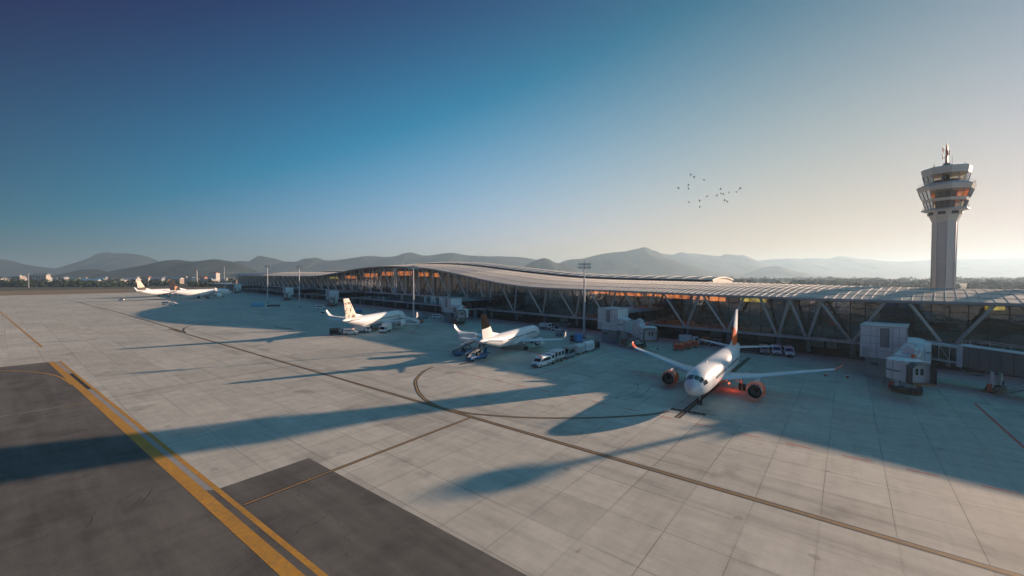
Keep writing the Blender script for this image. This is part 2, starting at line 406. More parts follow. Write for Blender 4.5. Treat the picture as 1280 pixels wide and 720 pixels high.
M_HIVIS = mat('hi vis cloth', (0.6, 0.25, 0.05), 0.8, var=0.15)
M_SKIN = mat('skin', (0.35, 0.2, 0.13), 0.6, var=0.05)

# ------------------------------------------------------------------ ground, apron, markings
g = MB(); Rg = 13500
n = 96
g.loft([[Vector((math.cos(2*math.pi*j/n) * r, math.sin(2*math.pi*j/n) * r, -0.15)) for j in range(n)] for r in (300, 1500, 5000, Rg)], caps=False)
g.face([Vector((math.cos(2*math.pi*j/n) * 300, math.sin(2*math.pi*j/n) * 300, -0.15)) for j in range(n)])
struct(g, 'ground', grass_mat('plain vegetation', (0.035, 0.045, 0.022), (0.075, 0.07, 0.038), 0.02))
A_END = 660
g = MB(); g.quad(pv(A_END, -900, -0.06), pv(A_END + 210, -900, -0.06), pv(A_END + 210, 1200, -0.06), pv(A_END, 1200, -0.06))
struct(g, 'grass_field', grass_mat('dry grass', (0.17, 0.115, 0.055), (0.24, 0.165, 0.085), 0.06))
g = MB(); g.quad(pv(-260, -420), pv(A_END, -420), pv(A_END, 420), pv(-260, 420))
struct(g, 'apron', M_CONC)

def ribbon(mb, pts, w, z):
    pts = [Vector((p[0], p[1], z)) for p in pts]; L, Rr = [], []
    for i, p in enumerate(pts):
        d = (pts[min(i+1, len(pts)-1)] - pts[max(i-1, 0)]).normalized(); s = Vector((-d.y, d.x, 0)) * w / 2
        L.append(mb.bm.verts.new(p + s)); Rr.append(mb.bm.verts.new(p - s))
    for i in range(len(pts) - 1):
        f = mb.bm.faces.new((L[i], L[i+1], Rr[i+1], Rr[i])); f.material_index = mb.mi
def curve_px(px, sub=8):                      # smooth ground curve through picture points
    P = [at(*p) for p in px]; out = []
    for i in range(len(P) - 1):
        p0, p1, p2, p3 = P[max(i-1, 0)], P[i], P[i+1], P[min(i+2, len(P)-1)]
        for k in range(sub):
            t = k / sub
            out.append(0.5 * ((2*p1) + (p2-p0)*t + (2*p0-5*p1+4*p2-p3)*t*t + (3*p1-p0-3*p2+p3)*t**3))
    out.append(P[-1]); return out
Z1, Z2, Z3, Z4 = 0.004, 0.008, 0.012, 0.016
# asphalt shoulders
g = MB()
far_l = at(62, 452.5); near_l = at(362, 724)
ext = near_l + (near_l - far_l) * 2.0
g.face([Vector((p.x, p.y, Z1)) for p in (far_l, ext, ext + (at(0, 459) - far_l).normalized() * 200, at(0, 459) + (at(0, 459) - far_l) * 10)])
struct(g, 'asphalt_taxiway', M_ASPH)
g = MB()
c0, c1, c2 = at(386, 572.5), at(266, 613.5), at(660, 720)
g.face([Vector((p.x, p.y, Z1)) for p in (c0, c0 + (c2 - c0) * 6, c1 + (c2 - c0) * 6, c1 + (ext - near_l) * 0)])
struct(g, 'asphalt_shoulder', M_ASPH)
g = MB(); g.face([tm(-220, -9.5, Z1), tm(560, -9.5, Z1), tm(560, 5.5, Z1), tm(-220, 5.5, Z1)])
struct(g, 'service_road', M_ASPH)
# heavy yellow edge lines and the strip between
def poly(name, pts, z, m):
    q = MB(); q.face([Vector((p.x, p.y, z)) for p in pts]); return struct(q, name, m)
def line_ext(a, b, k=0.35): return b + (b - a) * k
a0, a1, b0, b1 = at(60, 453), at(68.3, 452.2), at(350, 720), at(382, 720)
poly('yellow_edge_line', (a0, a1, line_ext(a1, b1), line_ext(a0, b0)), Z3, M_YEL)
d0, d1, e0, e1 = at(73, 451.7), at(76, 451.2), at(397.5, 720), at(411, 720)
poly('yellow_edge_line', (d0, d1, line_ext(d1, e1), line_ext(d0, e0)), Z3, M_YEL)
_s = (at(266, 613).y - a1.y) / (b1.y - a1.y)
poly('grey_strip_paving', (a1, d0, lerp(d0, e0, _s), lerp(a1, b1, _s)), Z2, M_STRIP)
poly('asphalt_strip_paving', (lerp(a1, b1, _s), lerp(d0, e0, _s), line_ext(d0, e0), line_ext(a1, b1)), Z2, M_ASPH)
_g = lambda f: (lerp(a1, b1, f), lerp(d0, e0, f))
_k = [(q.y - a1.y) / (b1.y - a1.y) for q in (at(88, 467.2), at(109, 486.8))]
poly('black_patch', (_g(_k[0])[0], _g(_k[0])[1], _g(_k[1])[1], _g(_k[1])[0]), Z2 + .002, M_BLK)
def line_on(name, pts, w, m=M_YELT, edge=None, z=Z3):
    if edge:
        q = MB(); ribbon(q, pts, edge, z - 0.004); struct(q, name + '_border', M_BLK)
    q = MB(); ribbon(q, pts, w, z); struct(q, name, m)
def px(*p): return [at(*q) for q in p]
def seg(a, b, n=12): return [lerp(at(*a), at(*b), i / n) for i in range(n + 1)]
cl_a, cl_b = at(1265, 718), at(369, 457)
cl = [cl_a + (cl_b - cl_a) * k for k in (-0.5, -.2, 0, .2, .5, 1, 1.5, 2)] + [at(231, 415), at(150, 391), at(96, 377)]
line_on('taxi_line', cl, 0.34, M_YELT, 0.74)
line_on('taxi_line_gap', cl, 0.07, M_BLK, None, 0.015)
line_on('taxi_line', curve_px([(541, 459), (530, 464), (521, 473), (519.5, 480), (524, 492), (535, 502), (549, 509), (566, 514)]), 0.26, M_YELT, 0.66, Z4)
line_on('taxi_line', curve_px([(562, 512), (585, 516.5), (611, 519), (650, 521.6), (690, 522.6), (740, 522.4), (790, 520), (818, 517.5), (836, 514)]), 0.2, M_YELT, 0.6, Z4)
line_on('taxi_line', seg((305, 631), (590, 521.3)), 0.22, M_YELT, 0.52, Z4)
line_on('taxi_line', curve_px([(232, 416), (229, 412.5), (233, 409), (245, 406), (262, 404), (290, 401)]), 0.16, M_TAN, 0.6, Z4)
line_on('taxi_line', curve_px([(372, 458), (385, 461), (405, 463), (440, 463.6), (480, 463), (512, 461.5)]), 0.14, M_TAN, None, Z4)
line_on('joint_line', seg((135, 497.3), (369, 457)), 0.22, M_TAN)
line_on('taxi_line', curve_px([(100, 377.5), (108, 378.8), (122, 378.5), (150, 376.5)]), 0.3, M_TAN)
line_on('yellow_line', seg((-30, 365), (53, 434)), 0.45, M_YEL)
line_on('yellow_line', curve_px([(-40, 463.5), (0, 463.3), (30, 464.2), (58, 467), (76, 472), (90, 481)]), 0.3, M_YEL, None, Z4)
line_on('yellow_line', seg((-60, 464), (60, 452.8)), 0.2, M_YEL)
line_on('white_line', seg((-30, 526), (78, 508)), 0.14, M_WHT)
line_on('yellow_line', seg((78, 508), (110, 503)), 0.12, M_YEL)
# lead-in line of the nearest stand and its stop bar
line_on('lead_in_line', seg((846, 522.5), (937, 447)), 0.14, M_YELT, 0.85)
sb = at(838.7, 511); sb2 = at(882, 518.5); dl = (sb2 - sb).normalized()
line_on('stop_bar', [sb, sb2], 0.95, M_BLK, None, Z4)
q = MB()
for f_ in (0.18, 0.34, 0.62, 0.74, 0.86):
    c_ = lerp(sb, sb2, f_); ribbon(q, [c_ - dl * 0.09, c_ + dl * 0.09], 0.45, Z4 + 0.004)
struct(q, 'stop_bar_mark', M_YELT)
q = MB(); ribbon(q, seg((592, 452), (574, 455.5), 4), 0.9, Z3); struct(q, 'stop_bar', M_BLK)
# red / white clearance line
ra, rb = at(562, 463), at(1280, 618.5)
q = MB(); q2 = MB()
for i in range(34):
    s0, s1 = lerp(ra, rb, i / 30), lerp(ra, rb, (i + 0.92) / 30)
    ribbon(q if i % 2 else q2, [s0, s1], 0.2, Z3)
struct(q, 'clearance_line_red', M_RED); struct(q2, 'clearance_line_white', M_WHT)
q = MB()
for i in range(9):
    a_, b_ = at(705, 464), at(764, 444)
    ribbon(q, [lerp(a_, b_, i / 9), lerp(a_, b_, (i + 0.55) / 9)], 0.2, Z3)
struct(q, 'white_dashed_line', M_WHT)
line_on('red_line', seg((660, 473), (757.5, 439.7)), 0.16, M_RED)
line_on('red_line', seg((740, 428), (757.5, 439.7)), 0.16, M_RED)
line_on('red_line', seg((1218, 504), (1300, 577)), 0.3, M_RED)
line_on('white_line', px((1262, 545), (1243, 541), (1300, 601)), 0.22, M_WHT)
line_on('white_line', seg((985, 449), (925, 531)), 0.2, M_WHT)
line_on('white_line', seg((1240, 519), (1256, 523), 2), 0.35, M_WHT)
line_on('red_line', seg((514, 417), (527, 404)), 0.25, M_RED)
# dark stand markings on the distant stands
for p_ in ((325, 409, 348, 408), (344, 409.5, 366, 411), (373, 419, 384, 418)):
    line_on('worn_stand_mark', seg(p_[:2], p_[2:], 4), 1.0, M_BLK)
# tyre scuffs on the asphalt
M_TYRE = paint('tyre rubber', (0.02, 0.02, 0.02), (0.06, 0.058, 0.055), 0.6)
for cpx in ([(165, 632), (172, 627), (178, 621)], [(176, 629), (184, 621), (190, 611)], [(108, 659), (114, 652), (115, 646)], [(124, 646), (137, 640)]):
    line_on('tyre_mark', curve_px(cpx, 5), 0.07, M_TYRE, None, Z2)
for cpx in ([(770, 497), (790, 492), (798, 485), (794, 478)], [(780, 500), (803, 494), (812, 485)]):
    line_on('tyre_mark', curve_px(cpx, 6), 0.09, M_TYRE, None, Z2)

# ------------------------------------------------------------------ hills
def forest_mat():
    m, nt, b = node_mat('forested slope'); g_ = nt.nodes.new('ShaderNodeNewGeometry')
    f = noise(nt, g_.outputs['Position'], 0.012, 8, 0.7); f2 = noise(nt, g_.outputs['Position'], 0.002, 4, 0.6)
    c = mixc(nt, f, (0.010, 0.020, 0.016), (0.022, 0.034, 0.024)); c = mixc(nt, 0.6, c, ramp(nt, f2, [(0.35, 0.6), (0.65, 1.3)]), 'MULTIPLY')
    nt.links.new(c, b.inputs['Base Color']); b.inputs['Roughness'].default_value = 0.95
    bp = nt.nodes.new('ShaderNodeBump'); bp.inputs['Strength'].default_value = 0.6; bp.inputs['Distance'].default_value = 12
    nt.links.new(f, bp.inputs['Height']); nt.links.new(bp.outputs[0], b.inputs['Normal']); return m
M_FOR = forest_mat()
from mathutils import noise as mn
def hill(D, prof, depth):
    us = [p[0] for p in prof]; vs = [p[1] for p in prof]; mb = MB(); rows = []
    N = max(24, int((us[-1] - us[0]) / 3)); fr = [-1, -.92, -.84, -.76, -.68, -.6, -.53, -.46, -.39, -.33, -.27, -.21, -.15, -.1, -.05, 0, .06, .15, .3, .6, 1]
    for k in fr:
        row = []
        for i in range(N + 1):
            u = lerp(us[0], us[-1], i / N)
            p = atD(u, smooth(u, us, vs), D); hz = max(0.0, p.z)
            sh = (1 - abs(k)) ** 1.25
            y = D + k * depth
            nz = mn.fractal(Vector((p.x / 260, y / 260, D)), 1.0, 2.0, 5) * hz * 0.16 * (1 - abs(k)) * (0 if abs(k) < 1e-6 else 1)
            nz += mn.fractal(Vector((p.x / 60, y / 60, D)), 0.9, 2.0, 4) * min(hz, 60) * 0.03
            row.append(mb.bm.verts.new((p.x + k * 0.12 * depth * math.sin(i * 0.7), y, -2 + (hz + 2) * sh + nz)))
        rows.append(row)
    mb.rings(rows, caps=False, closed=False)
    return struct(mb, 'hill', M_FOR, smooth=True)
hill(2400, [(150, 349), (159, 342), (172, 336.5), (189, 329.6), (205, 326), (220, 324.7), (236, 326.4), (251, 326), (262, 324.5), (270, 324), (280, 325.5), (290, 327), (306, 332.5), (322, 339), (340, 349)], 500)
hill(3900, [(-120, 322), (-60, 318), (-20, 321), (0, 323.7), (23, 329), (47, 333), (87, 338), (110, 342), (130, 349)], 600)
hill(2200, [(86, 348), (97, 339), (116, 336.8), (128, 338.5), (136, 341), (150, 348)], 300)
hill(4600, [(60, 348), (84, 338), (100, 331.5), (112.5, 324.5), (125, 319.5), (137.5, 316.7), (153, 316.6), (169, 317.5), (187.5, 322), (200, 327), (230, 336), (265, 348)], 800)
hill(4300, [(270, 345), (284, 333), (295, 326.5), (310, 327), (319, 326), (326.5, 320), (337, 322.5), (350, 325.5), (358, 327.5), (376, 326.5), (395, 322), (408, 325.6), (432, 323.7), (459, 320), (489, 321), (511, 315.6), (532, 319.5), (562, 316), (588, 319.5), (644, 321), (667, 324), (700, 333), (730, 347)], 900)
hill(3000, [(640, 347), (657, 332), (668, 326), (680, 322.8), (686, 324), (693, 327.7), (716, 334), (745, 347)], 400)
hill(4000, [(670, 345), (706, 326), (729, 323), (745, 319), (762, 316), (782, 314), (793, 311.5), (805, 310), (814, 312), (824.5, 316), (847, 326), (874, 336), (905, 347)], 900)
hill(5400, [(760, 340), (800, 322), (824, 318), (845, 318.5), (867, 317), (900, 320), (908, 317.5), (933, 322.6), (953, 331), (985, 341), (1010, 347)], 1200)
hill(6200, [(880, 340), (920, 330), (946, 326), (988, 323), (1005, 324), (1022, 322.6), (1036, 323.5), (1050, 320), (1064, 322), (1080, 324), (1125, 327), (1160, 325), (1194, 323), (1225, 324), (1252, 323), (1330, 321), (1420, 326)], 1500)
hill(4200, [(880, 347), (891, 341.5), (905, 339), (926, 344), (943, 338), (958, 334), (970, 332), (980, 334), (991, 338), (1012, 343), (1030, 347)], 500)

# ------------------------------------------------------------------ airport terminal
TERM = thing('airport_terminal', T_O, 0, 'long glass airport terminal under a wavy pale metal roof with slanting steel braces', 'terminal')
def tl(t, o, z=0.0): return T_D * t + T_N * o + Vector((0, 0, z))
TT = [-200, -111.6, -80.2, -58.5, -36.7, -12, 9.7, 21, 33.4, 57.9, 83.4, 100, 130.6, 168.1, 208.6, 244.5, 295, 380, 440, 583]
TH = [13.75, 13.68, 13.5, 13.58, 13.86, 14.08, 14.37, 15.0, 16.14, 19.4, 22.52, 23.61, 24.68, 23.92, 21.16, 19.21, 18.7, 19.0, 19.4, 19.4]
RT = [-200, -115, -44, 9.5, 45, 95, 130, 170, 220, 260, 300, 583]
RH = [16.1, 16.1, 17.3, 18.4, 21.0, 25.6, 27.0, 26.6, 24.2, 22.8, 23.2, 25.2]
eave = lambda t: smooth(t, TT, TH)
ridge = lambda t: max(eave(t) + 1.9, smooth(t, RT, RH))
T0, T1 = -195.0, 583.0
OE, OR_, OB = 9.5, -25.0, -54.0
def roof_z(t, o):
    e, r = eave(t) + 0.65, ridge(t)
    if o >= OR_:
        f = (OE - o) / (OE - OR_); return e + (r - e) * (f + 0.22 * math.sin(math.pi * f) * (1 if f < 1 else 0))
    f = (OR_ - o) / (OR_ - OB); return r - 3.0 * f * f
M_ROOF = mat('pale standing seam metal', (0.36, 0.345, 0.32), 0.5, 0.3, var=0.2, scale=0.22, detail=6)
M_FASC = mat('eave fascia metal', (0.30, 0.33, 0.36), 0.35, 0.5, var=0.06)
ts = []; t = T0
while t < T1:
    ts.append(t); t += 3.0 if t < 200 else 6.0
ts.append(T1)
mb = MB()
osec = [OE, 6, 3, 0, -4, -8, -12, -16, -20, OR_, -32, -40, -48, OB]
secs = []
for t in ts:
    top = [tl(t, o, roof_z(t, o)) for o in osec]
    bot = [tl(t, o, roof_z(t, o) - 0.85) for o in (OB, -40, OR_, -12, 0, OE - 1.4)] + [tl(t, OE - 0.05, roof_z(t, OE) - 0.45)]
    secs.append(top + bot)
mb.loft(secs); mb.mi = 1; t = T0 + 1
while t < 420:
    st = 1.65 if t < 60 else 3.3
    pts = [tl(t, o, roof_z(t, o) + 0.03) for o in (OE - 0.1, 5, 0, -5, -10, -16, -21, OR_ + 0.4)]
    for a, b in zip(pts, pts[1:]): mb.beam(a, b, 0.12, 0.15)
    t += st
mb.build('roof', [M_ROOF, mat('roof seam metal', (0.42, 0.41, 0.4), 0.5, 0.3, var=0.05)], TERM, smooth=True)
mb = MB()
for o in (3.0, -5.5, -14.5, -20.5):
    for a, b in zip(ts[:-1], ts[1:]):
        if a < 300: mb.beam(tl(a, o, roof_z(a, o) + 0.02), tl(b, o, roof_z(b, o) + 0.02), 0.22, 0.08)
mb.build('roof_gutters', mat('dark gutter', (0.2, 0.19, 0.18), 0.6, 0.2, var=0.15), TERM)
mb = MB()
for a, b in zip(ts[:-1], ts[1:]):
    mb.beam(tl(a, OE + 0.12, eave(a) + 0.42), tl(b, OE + 0.12, eave(b) + 0.42), 0.28, 0.55)
mb.build('eave_fascia', M_FASC, TERM)
# raised upper roof with dark clerestory band and arched end
U0, U1 = -44.0, 330.0
def up_z(t, f): return ridge(t) + 0.75 + 1.0 * math.sin(math.pi * min(1, f * 1.0)) ** 0.9
us_ = [x for x in ts if U0 < x < U1]; us_ = [U0] + us_ + [U1]
mb = MB(); secs = []
for t in us_:
    fs = [i / 12 for i in range(13)]
    top = [tl(t, OR_ - 0.2 - 22 * f, up_z(t, f)) for f in fs]; bot = [tl(t, OR_ - 0.5 - 21.4 * f, up_z(t, f) - 0.4) for f in fs[::-1]]
    secs.append(top + bot)
mb.loft(secs); mb.mi = 1
for t in us_[::2]:
    pts = [tl(t, OR_ - 0.2 - 22 * f, up_z(t, f) + 0.03) for f in (0, .15, .3, .45, .6)]
    for a, b in zip(pts, pts[1:]): mb.beam(a, b, 0.16, 0.22)
mb.build('upper_roof', [M_ROOF, bpy.data.materials['roof seam metal']], TERM, smooth=True)
mb = MB()
for a, b in zip(us_[:-1], us_[1:]):
    mb.quad(tl(a, OR_ - 0.6, ridge(a) - 0.3), tl(b, OR_ - 0.6, ridge(b) - 0.3), tl(b, OR_ - 0.6, ridge(b) + 0.8), tl(a, OR_ - 0.6, ridge(a) + 0.8))
mb.build('clerestory', M_DGLASS, TERM)
mb = MB(); mb.face([tl(U0 + .4, OR_ - 0.9, ridge(U0) - .5)] + [tl(U0 + .4, OR_ - 0.9 - 21 * i / 12, up_z(U0, i / 12) - 0.42) for i in range(13)] + [tl(U0 + .4, OR_ - 22, ridge(U0) - 2.6)])
mb.build('gable_wall', mat('warm cladding', (0.45, 0.4, 0.34), 0.6, var=0.06), TERM)
# slabs, floors and walls
ZS = 3.9
TS = 58.0
mb = MB()
def strip(mb, t0, t1, o0, o1, z0, z1, n=1):
    for i in range(n):
        a, b = lerp(t0, t1, i / n), lerp(t0, t1, (i + 1) / n)
        mb.hexa([tl(a, o0, z0), tl(b, o0, z0), tl(b, o1, z0), tl(a, o1, z0)], [tl(a, o0, z1), tl(b, o0, z1), tl(b, o1, z1), tl(a, o1, z1)])
strip(mb, T0, T1 - 6, 2.2, -45, ZS - 0.75, ZS)
mb.build('floor_slab', mat('concrete slab edge', (0.62, 0.65, 0.66), 0.6, var=0.1, scale=0.4), TERM)
mb = MB(); strip(mb, TS, T1 - 6, 2.3, -44, 7.95, 8.7)
mb.build('upper_floor_slab', bpy.data.materials['concrete slab edge'], TERM)
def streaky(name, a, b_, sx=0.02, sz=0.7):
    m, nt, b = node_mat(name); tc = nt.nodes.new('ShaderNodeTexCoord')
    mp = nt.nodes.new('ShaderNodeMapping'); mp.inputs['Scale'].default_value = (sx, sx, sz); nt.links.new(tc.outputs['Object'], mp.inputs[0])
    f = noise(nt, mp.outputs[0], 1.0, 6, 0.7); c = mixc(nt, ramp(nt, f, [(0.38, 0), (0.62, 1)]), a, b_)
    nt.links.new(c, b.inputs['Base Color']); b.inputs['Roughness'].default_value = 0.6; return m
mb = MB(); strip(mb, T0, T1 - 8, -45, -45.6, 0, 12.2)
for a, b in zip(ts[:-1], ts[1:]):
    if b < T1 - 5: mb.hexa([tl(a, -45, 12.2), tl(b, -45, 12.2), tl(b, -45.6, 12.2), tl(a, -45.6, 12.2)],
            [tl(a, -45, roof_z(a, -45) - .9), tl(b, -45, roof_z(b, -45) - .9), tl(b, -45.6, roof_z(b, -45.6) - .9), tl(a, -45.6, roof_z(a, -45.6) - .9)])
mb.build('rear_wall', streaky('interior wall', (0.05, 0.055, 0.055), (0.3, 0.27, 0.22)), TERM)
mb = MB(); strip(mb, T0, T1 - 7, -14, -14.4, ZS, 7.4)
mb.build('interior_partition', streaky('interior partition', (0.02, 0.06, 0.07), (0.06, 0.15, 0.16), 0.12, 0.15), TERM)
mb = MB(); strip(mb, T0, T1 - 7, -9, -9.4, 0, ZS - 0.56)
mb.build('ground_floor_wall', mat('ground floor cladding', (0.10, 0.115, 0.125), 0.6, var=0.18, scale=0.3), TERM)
for i, (u, w_, h_) in enumerate([(895, 3.4, 2.9), (958, 4.5, 2.9), (1022, 3.2, 2.6), (650, 4, 2.8), (705, 4, 2.8), (850, 3, 2.6), (1040, 2.2, 2.4)]):
    p = on_facade(u, -9.0); t_, _ = to_t(p); mb = MB()
    mb.hexa([tl(t_ - w_/2, -8.9, .02), tl(t_ + w_/2, -8.9, .02), tl(t_ + w_/2, -8.98, .02), tl(t_ - w_/2, -8.98, .02)],
            [tl(t_ - w_/2, -8.9, h_), tl(t_ + w_/2, -8.9, h_), tl(t_ + w_/2, -8.98, h_), tl(t_ - w_/2, -8.98, h_)])
    mb.build('roller_door', M_GREY if i % 2 else M_LGREY, TERM)
mb = MB()
mb.face([tl(T1 - 6, 1.0, 0), tl(T1 - 6, -45, 0), tl(T1 - 6, -45, roof_z(T1, -45) - .9), tl(T1 - 6, OR_, roof_z(T1, OR_) - .9), tl(T1 - 6, 0, roof_z(T1, 0) - .9)])
mb.build('end_wall', M_DGLASS, TERM)
# glass
M_GLASS = glass_mat('tinted facade glass', (0.5, 0.72, 0.76), 0.015, 0.7, 2.5)
OGB, OGT = 0.9, 1.3
mb = MB()
for a, b in zip(ts[:-1], ts[1:]):
    if b > T1 - 5: b = T1 - 6
    z0 = ZS if a < TS else 8.7
    mb.quad(tl(a, OGB, z0), tl(b, OGB, z0), tl(b, OGT, roof_z(b, OGT) - .8), tl(a, OGT, roof_z(a, OGT) - .8))
mb.build('glass_facade', M_GLASS, TERM)
mb = MB()
for a, b in zip(ts[:-1], ts[1:]):
    if a >= TS - 3: mb.quad(tl(a, 0.2, ZS), tl(b, 0.2, ZS), tl(b, 0.2, 8.1), tl(a, 0.2, 8.1))
mb.build('lower_glazing', M_GLASS, TERM)
mb = MB(); t = T0 + 2; gm = lambda t_, f: tl(t_, lerp(OGB, OGT, f) + 0.06, lerp(ZS if t_ < TS else 8.7, roof_z(t_, OGT) - .8, f))
while t < T1 - 6:
    mb.beam(gm(t, 0), gm(t, 1), 0.11, 0.16); t += 2.75 if t < 60 else 5.5
for f in (0.25, 0.42, 0.58, 0.75):
    for a, b in zip(ts[:-1], ts[1:]):
        if b < 330: mb.beam(gm(a, f), gm(b, f), 0.06, 0.10)
mb.build('mullion_grid', M_DGREY, TERM)
mb = MB(); t = TS + 1
while t < T1 - 6: mb.beam(tl(t, 0.3, ZS), tl(t, 0.3, 8.1), 0.12, 0.12); t += 4.0
mb.build('lower_mullions', M_GREY, TERM)
# slanting braces and columns
M_BRACE = mat('painted steel brace', (0.8, 0.8, 0.79), 0.45, 0.1, var=0.06)
vb = [-134, -118, -102.2, -86.2, -77.3, -70.7, -58, -46, -32, -18, -3.4, 13.2, 29.9, 46.4]
t = 63.0
while t < 572: vb.append(t); t += 15.0
for i, t in enumerate(vb):
    z0 = ZS if t < TS else 8.7
    hw = 5.6 if t > -60 else (3.4 if t in (-77.3, -70.7) else 6.2)
    for s in (-1, 1):
        if len(vb) * 2 > 100 and t > 560: continue
        mb = MB(); te = t + s * hw
        mb.beam(tl(t + s * 0.35, 1.8, z0), tl(te, 5.6, roof_z(te, 5.6) - .75), 0.46, 0.5)
        mb.build('brace', M_BRACE, TERM)
    if t < 420:
        mb = MB(); c_ = tl(t, 0.3); mb.tube([c_, c_ + Vector((0, 0, ZS - .56))], 0.55, 14); mb.build('column', M_BLUEG, TERM, smooth=True)
# glowing panels added in place of warm low sunlight inside the hall
M_SUNGLOW = emit('orange sunlight glow', (0.85, 0.12, 0.025), 1.4, 0.75, 0.7)
M_SUNGLOWY = emit('amber sunlight glow', (0.75, 0.33, 0.05), 0.8, 0.7, 0.7)
for u0, u1, dz, h_, m_ in [(736, 760, 1.9, 2.0, M_SUNGLOW), (763, 803, 1.9, 2.2, M_SUNGLOW), (808, 826, 2.0, 1.8, M_SUNGLOW), (829, 862, 2.0, 2.2, M_SUNGLOW), (866, 884, 2.3, 1.9, M_SUNGLOW), (886, 906, 2.4, 1.9, M_SUNGLOW),
                         (925, 958, 2.4, 1.5, M_SUNGLOWY), (1230, 1256, 2.4, .8, M_SUNGLOWY), (455, 472, 4, 2.5, M_SUNGLOW), (478, 492, 4, 2.5, M_SUNGLOW), (498, 515, 4, 2.6, M_SUNGLOW), (523, 536, 4.4, 2.2, M_SUNGLOW), (541, 549, 4.2, 2.2, M_SUNGLOW), (412, 424, 3, 1.6, M_SUNGLOWY), (432, 446, 3.6, 2.2, M_SUNGLOW)]:
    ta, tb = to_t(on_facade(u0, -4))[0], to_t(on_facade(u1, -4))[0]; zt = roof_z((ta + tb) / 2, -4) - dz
    mb = MB(); strip(mb, tb, ta, -4, -4.25, zt - h_, zt); mb.build('sun_glow_panel', m_, TERM)
# ceiling strip lamps and check-in blocks seen through the glass
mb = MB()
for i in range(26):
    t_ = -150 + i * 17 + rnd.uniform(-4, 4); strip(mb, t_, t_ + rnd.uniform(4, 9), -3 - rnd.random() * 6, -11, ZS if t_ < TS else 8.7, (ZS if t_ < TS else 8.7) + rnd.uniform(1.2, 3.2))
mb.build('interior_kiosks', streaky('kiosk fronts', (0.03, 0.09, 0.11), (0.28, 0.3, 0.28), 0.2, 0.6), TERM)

# low annex at the far end
AN = thing('annex_building', tm(640, -10), math.atan2(T_D.y, T_D.x), 'low flat roofed annex with white fascia beyond the far end of the terminal', 'building')
mb = MB(); mb.box((0, 0, 3.6), (100, 40, 7.2)); mb.build('wall', M_BLUEG, AN)
mb = MB(); mb.box((0, 0, 7.9), (108, 46, 1.4)); mb.build('roof', M_OFFW, AN)
mb = MB(); mb.box((-20, 0, 11.1), (26, 14, 5)); mb.build('roof_block', mat('tan render', (0.42, 0.3, 0.2), 0.7), AN)
for k in range(9):
    mb = MB(); mb.box((-42 + k * 10.5, 20.1, 3.6), (6.5, 0.3, 3.4)); mb.build('window', M_DGLASS, AN)

# ------------------------------------------------------------------ control tower
D_T = 132.0; U_T = 1178.5
base = atD(U_T, 360, D_T); base.z = 0
TW = thing('control_tower', base, R(11), 'tall white air traffic control tower with a flared glazed head behind the terminal', 'tower')
hv = lambda v: atD(U_T, v, D_T).z
pxm = D_T * 0.696 / F_PX
M_TWR = None
def tower_mat():
    m, nt, b = node_mat('tower cladding'); tc = nt.nodes.new('ShaderNodeTexCoord'); sx = nt.nodes.new('ShaderNodeSeparateXYZ'); nt.links.new(tc.outputs['Object'], sx.inputs[0])
    l = mth(nt, 'GREATER_THAN', mth(nt, 'FRACT', mth(nt, 'DIVIDE', sx.outputs[2], 1.3)), 0.94)
    f = noise(nt, tc.outputs['Object'], 0.5, 5, 0.6)
    c = mixc(nt, f, (0.70, 0.64, 0.55), (0.80, 0.74, 0.65)); c = mixc(nt, mth(nt, 'MULTIPLY', l, 0.25), c, (0.25, 0.24, 0.23))
    nt.links.new(c, b.inputs['Base Color']); b.inputs['Roughness'].default_value = 0.55; return m
M_TWR = tower_mat()
def oct_(mb, prof, n=8, caps=True): mb.lathe([(h, d / 2 * pxm / math.cos(math.pi / 8)) for h, d in prof], n=n, caps=caps)
mb = MB(); oct_(mb, [(0, 27), (hv(360), 27.5), (hv(278), 30)]); sh = mb.build('shaft', M_TWR, TW)
mb = MB()
for k in range(8):
    a = 2 * math.pi * k / 8; r = 28.4 / 2 * pxm / math.cos(math.pi / 8)
    mb.beam((r * math.cos(a), r * math.sin(a), 1), (r * 1.04 * math.cos(a), r * 1.04 * math.sin(a), hv(278)), 0.16, 0.16)
mb.build('corner_trim', M_LGREY, sh)
mb = MB(); oct_(mb, [(hv(278), 30.5), (hv(263.5), 45)]); fl = mb.build('flared_collar', M_TWR, TW)
for k in range(8):
    a = 2 * math.pi * (k + .5) / 8; r = 41.5 / 2 * pxm; mb = MB()
    M_ = Matrix.Rotation(a, 4, 'Z'); mb.box((r + 0.14, 0, hv(267)), (0.18, 1.7, 0.95), M_); mb.build('louvre', M_DGREY, fl)
mb = MB(); oct_(mb, [(hv(263.5), 46), (hv(263.4), 58), (hv(261.8), 58), (hv(261.7), 46)]); bal = mb.build('balcony', M_LGREY, TW)
mb = MB(); rr = 57 / 2 * pxm
for k in range(24):
    a = 2 * math.pi * k / 24; mb.tube([(rr*math.cos(a), rr*math.sin(a), hv(261.8)), (rr*math.cos(a), rr*math.sin(a), hv(261.8) + 1.0)], 0.03, 5)
mb.tube([(rr*math.cos(2*math.pi*k/24), rr*math.sin(2*math.pi*k/24), hv(261.8) + 1.0) for k in range(25)], 0.035, 5, False)
mb.build('railing', M_GREY, bal)
M_TG = glass_mat('tower glass', (0.85, 0.8, 0.7), 0.02, 0.8, 1.5)
def ring_glass(nm, va, da, vb_, db, m): mb = MB(); oct_(mb, [(hv(va), da), (hv(vb_), db)], caps=False); return mb.build(nm, m, TW)
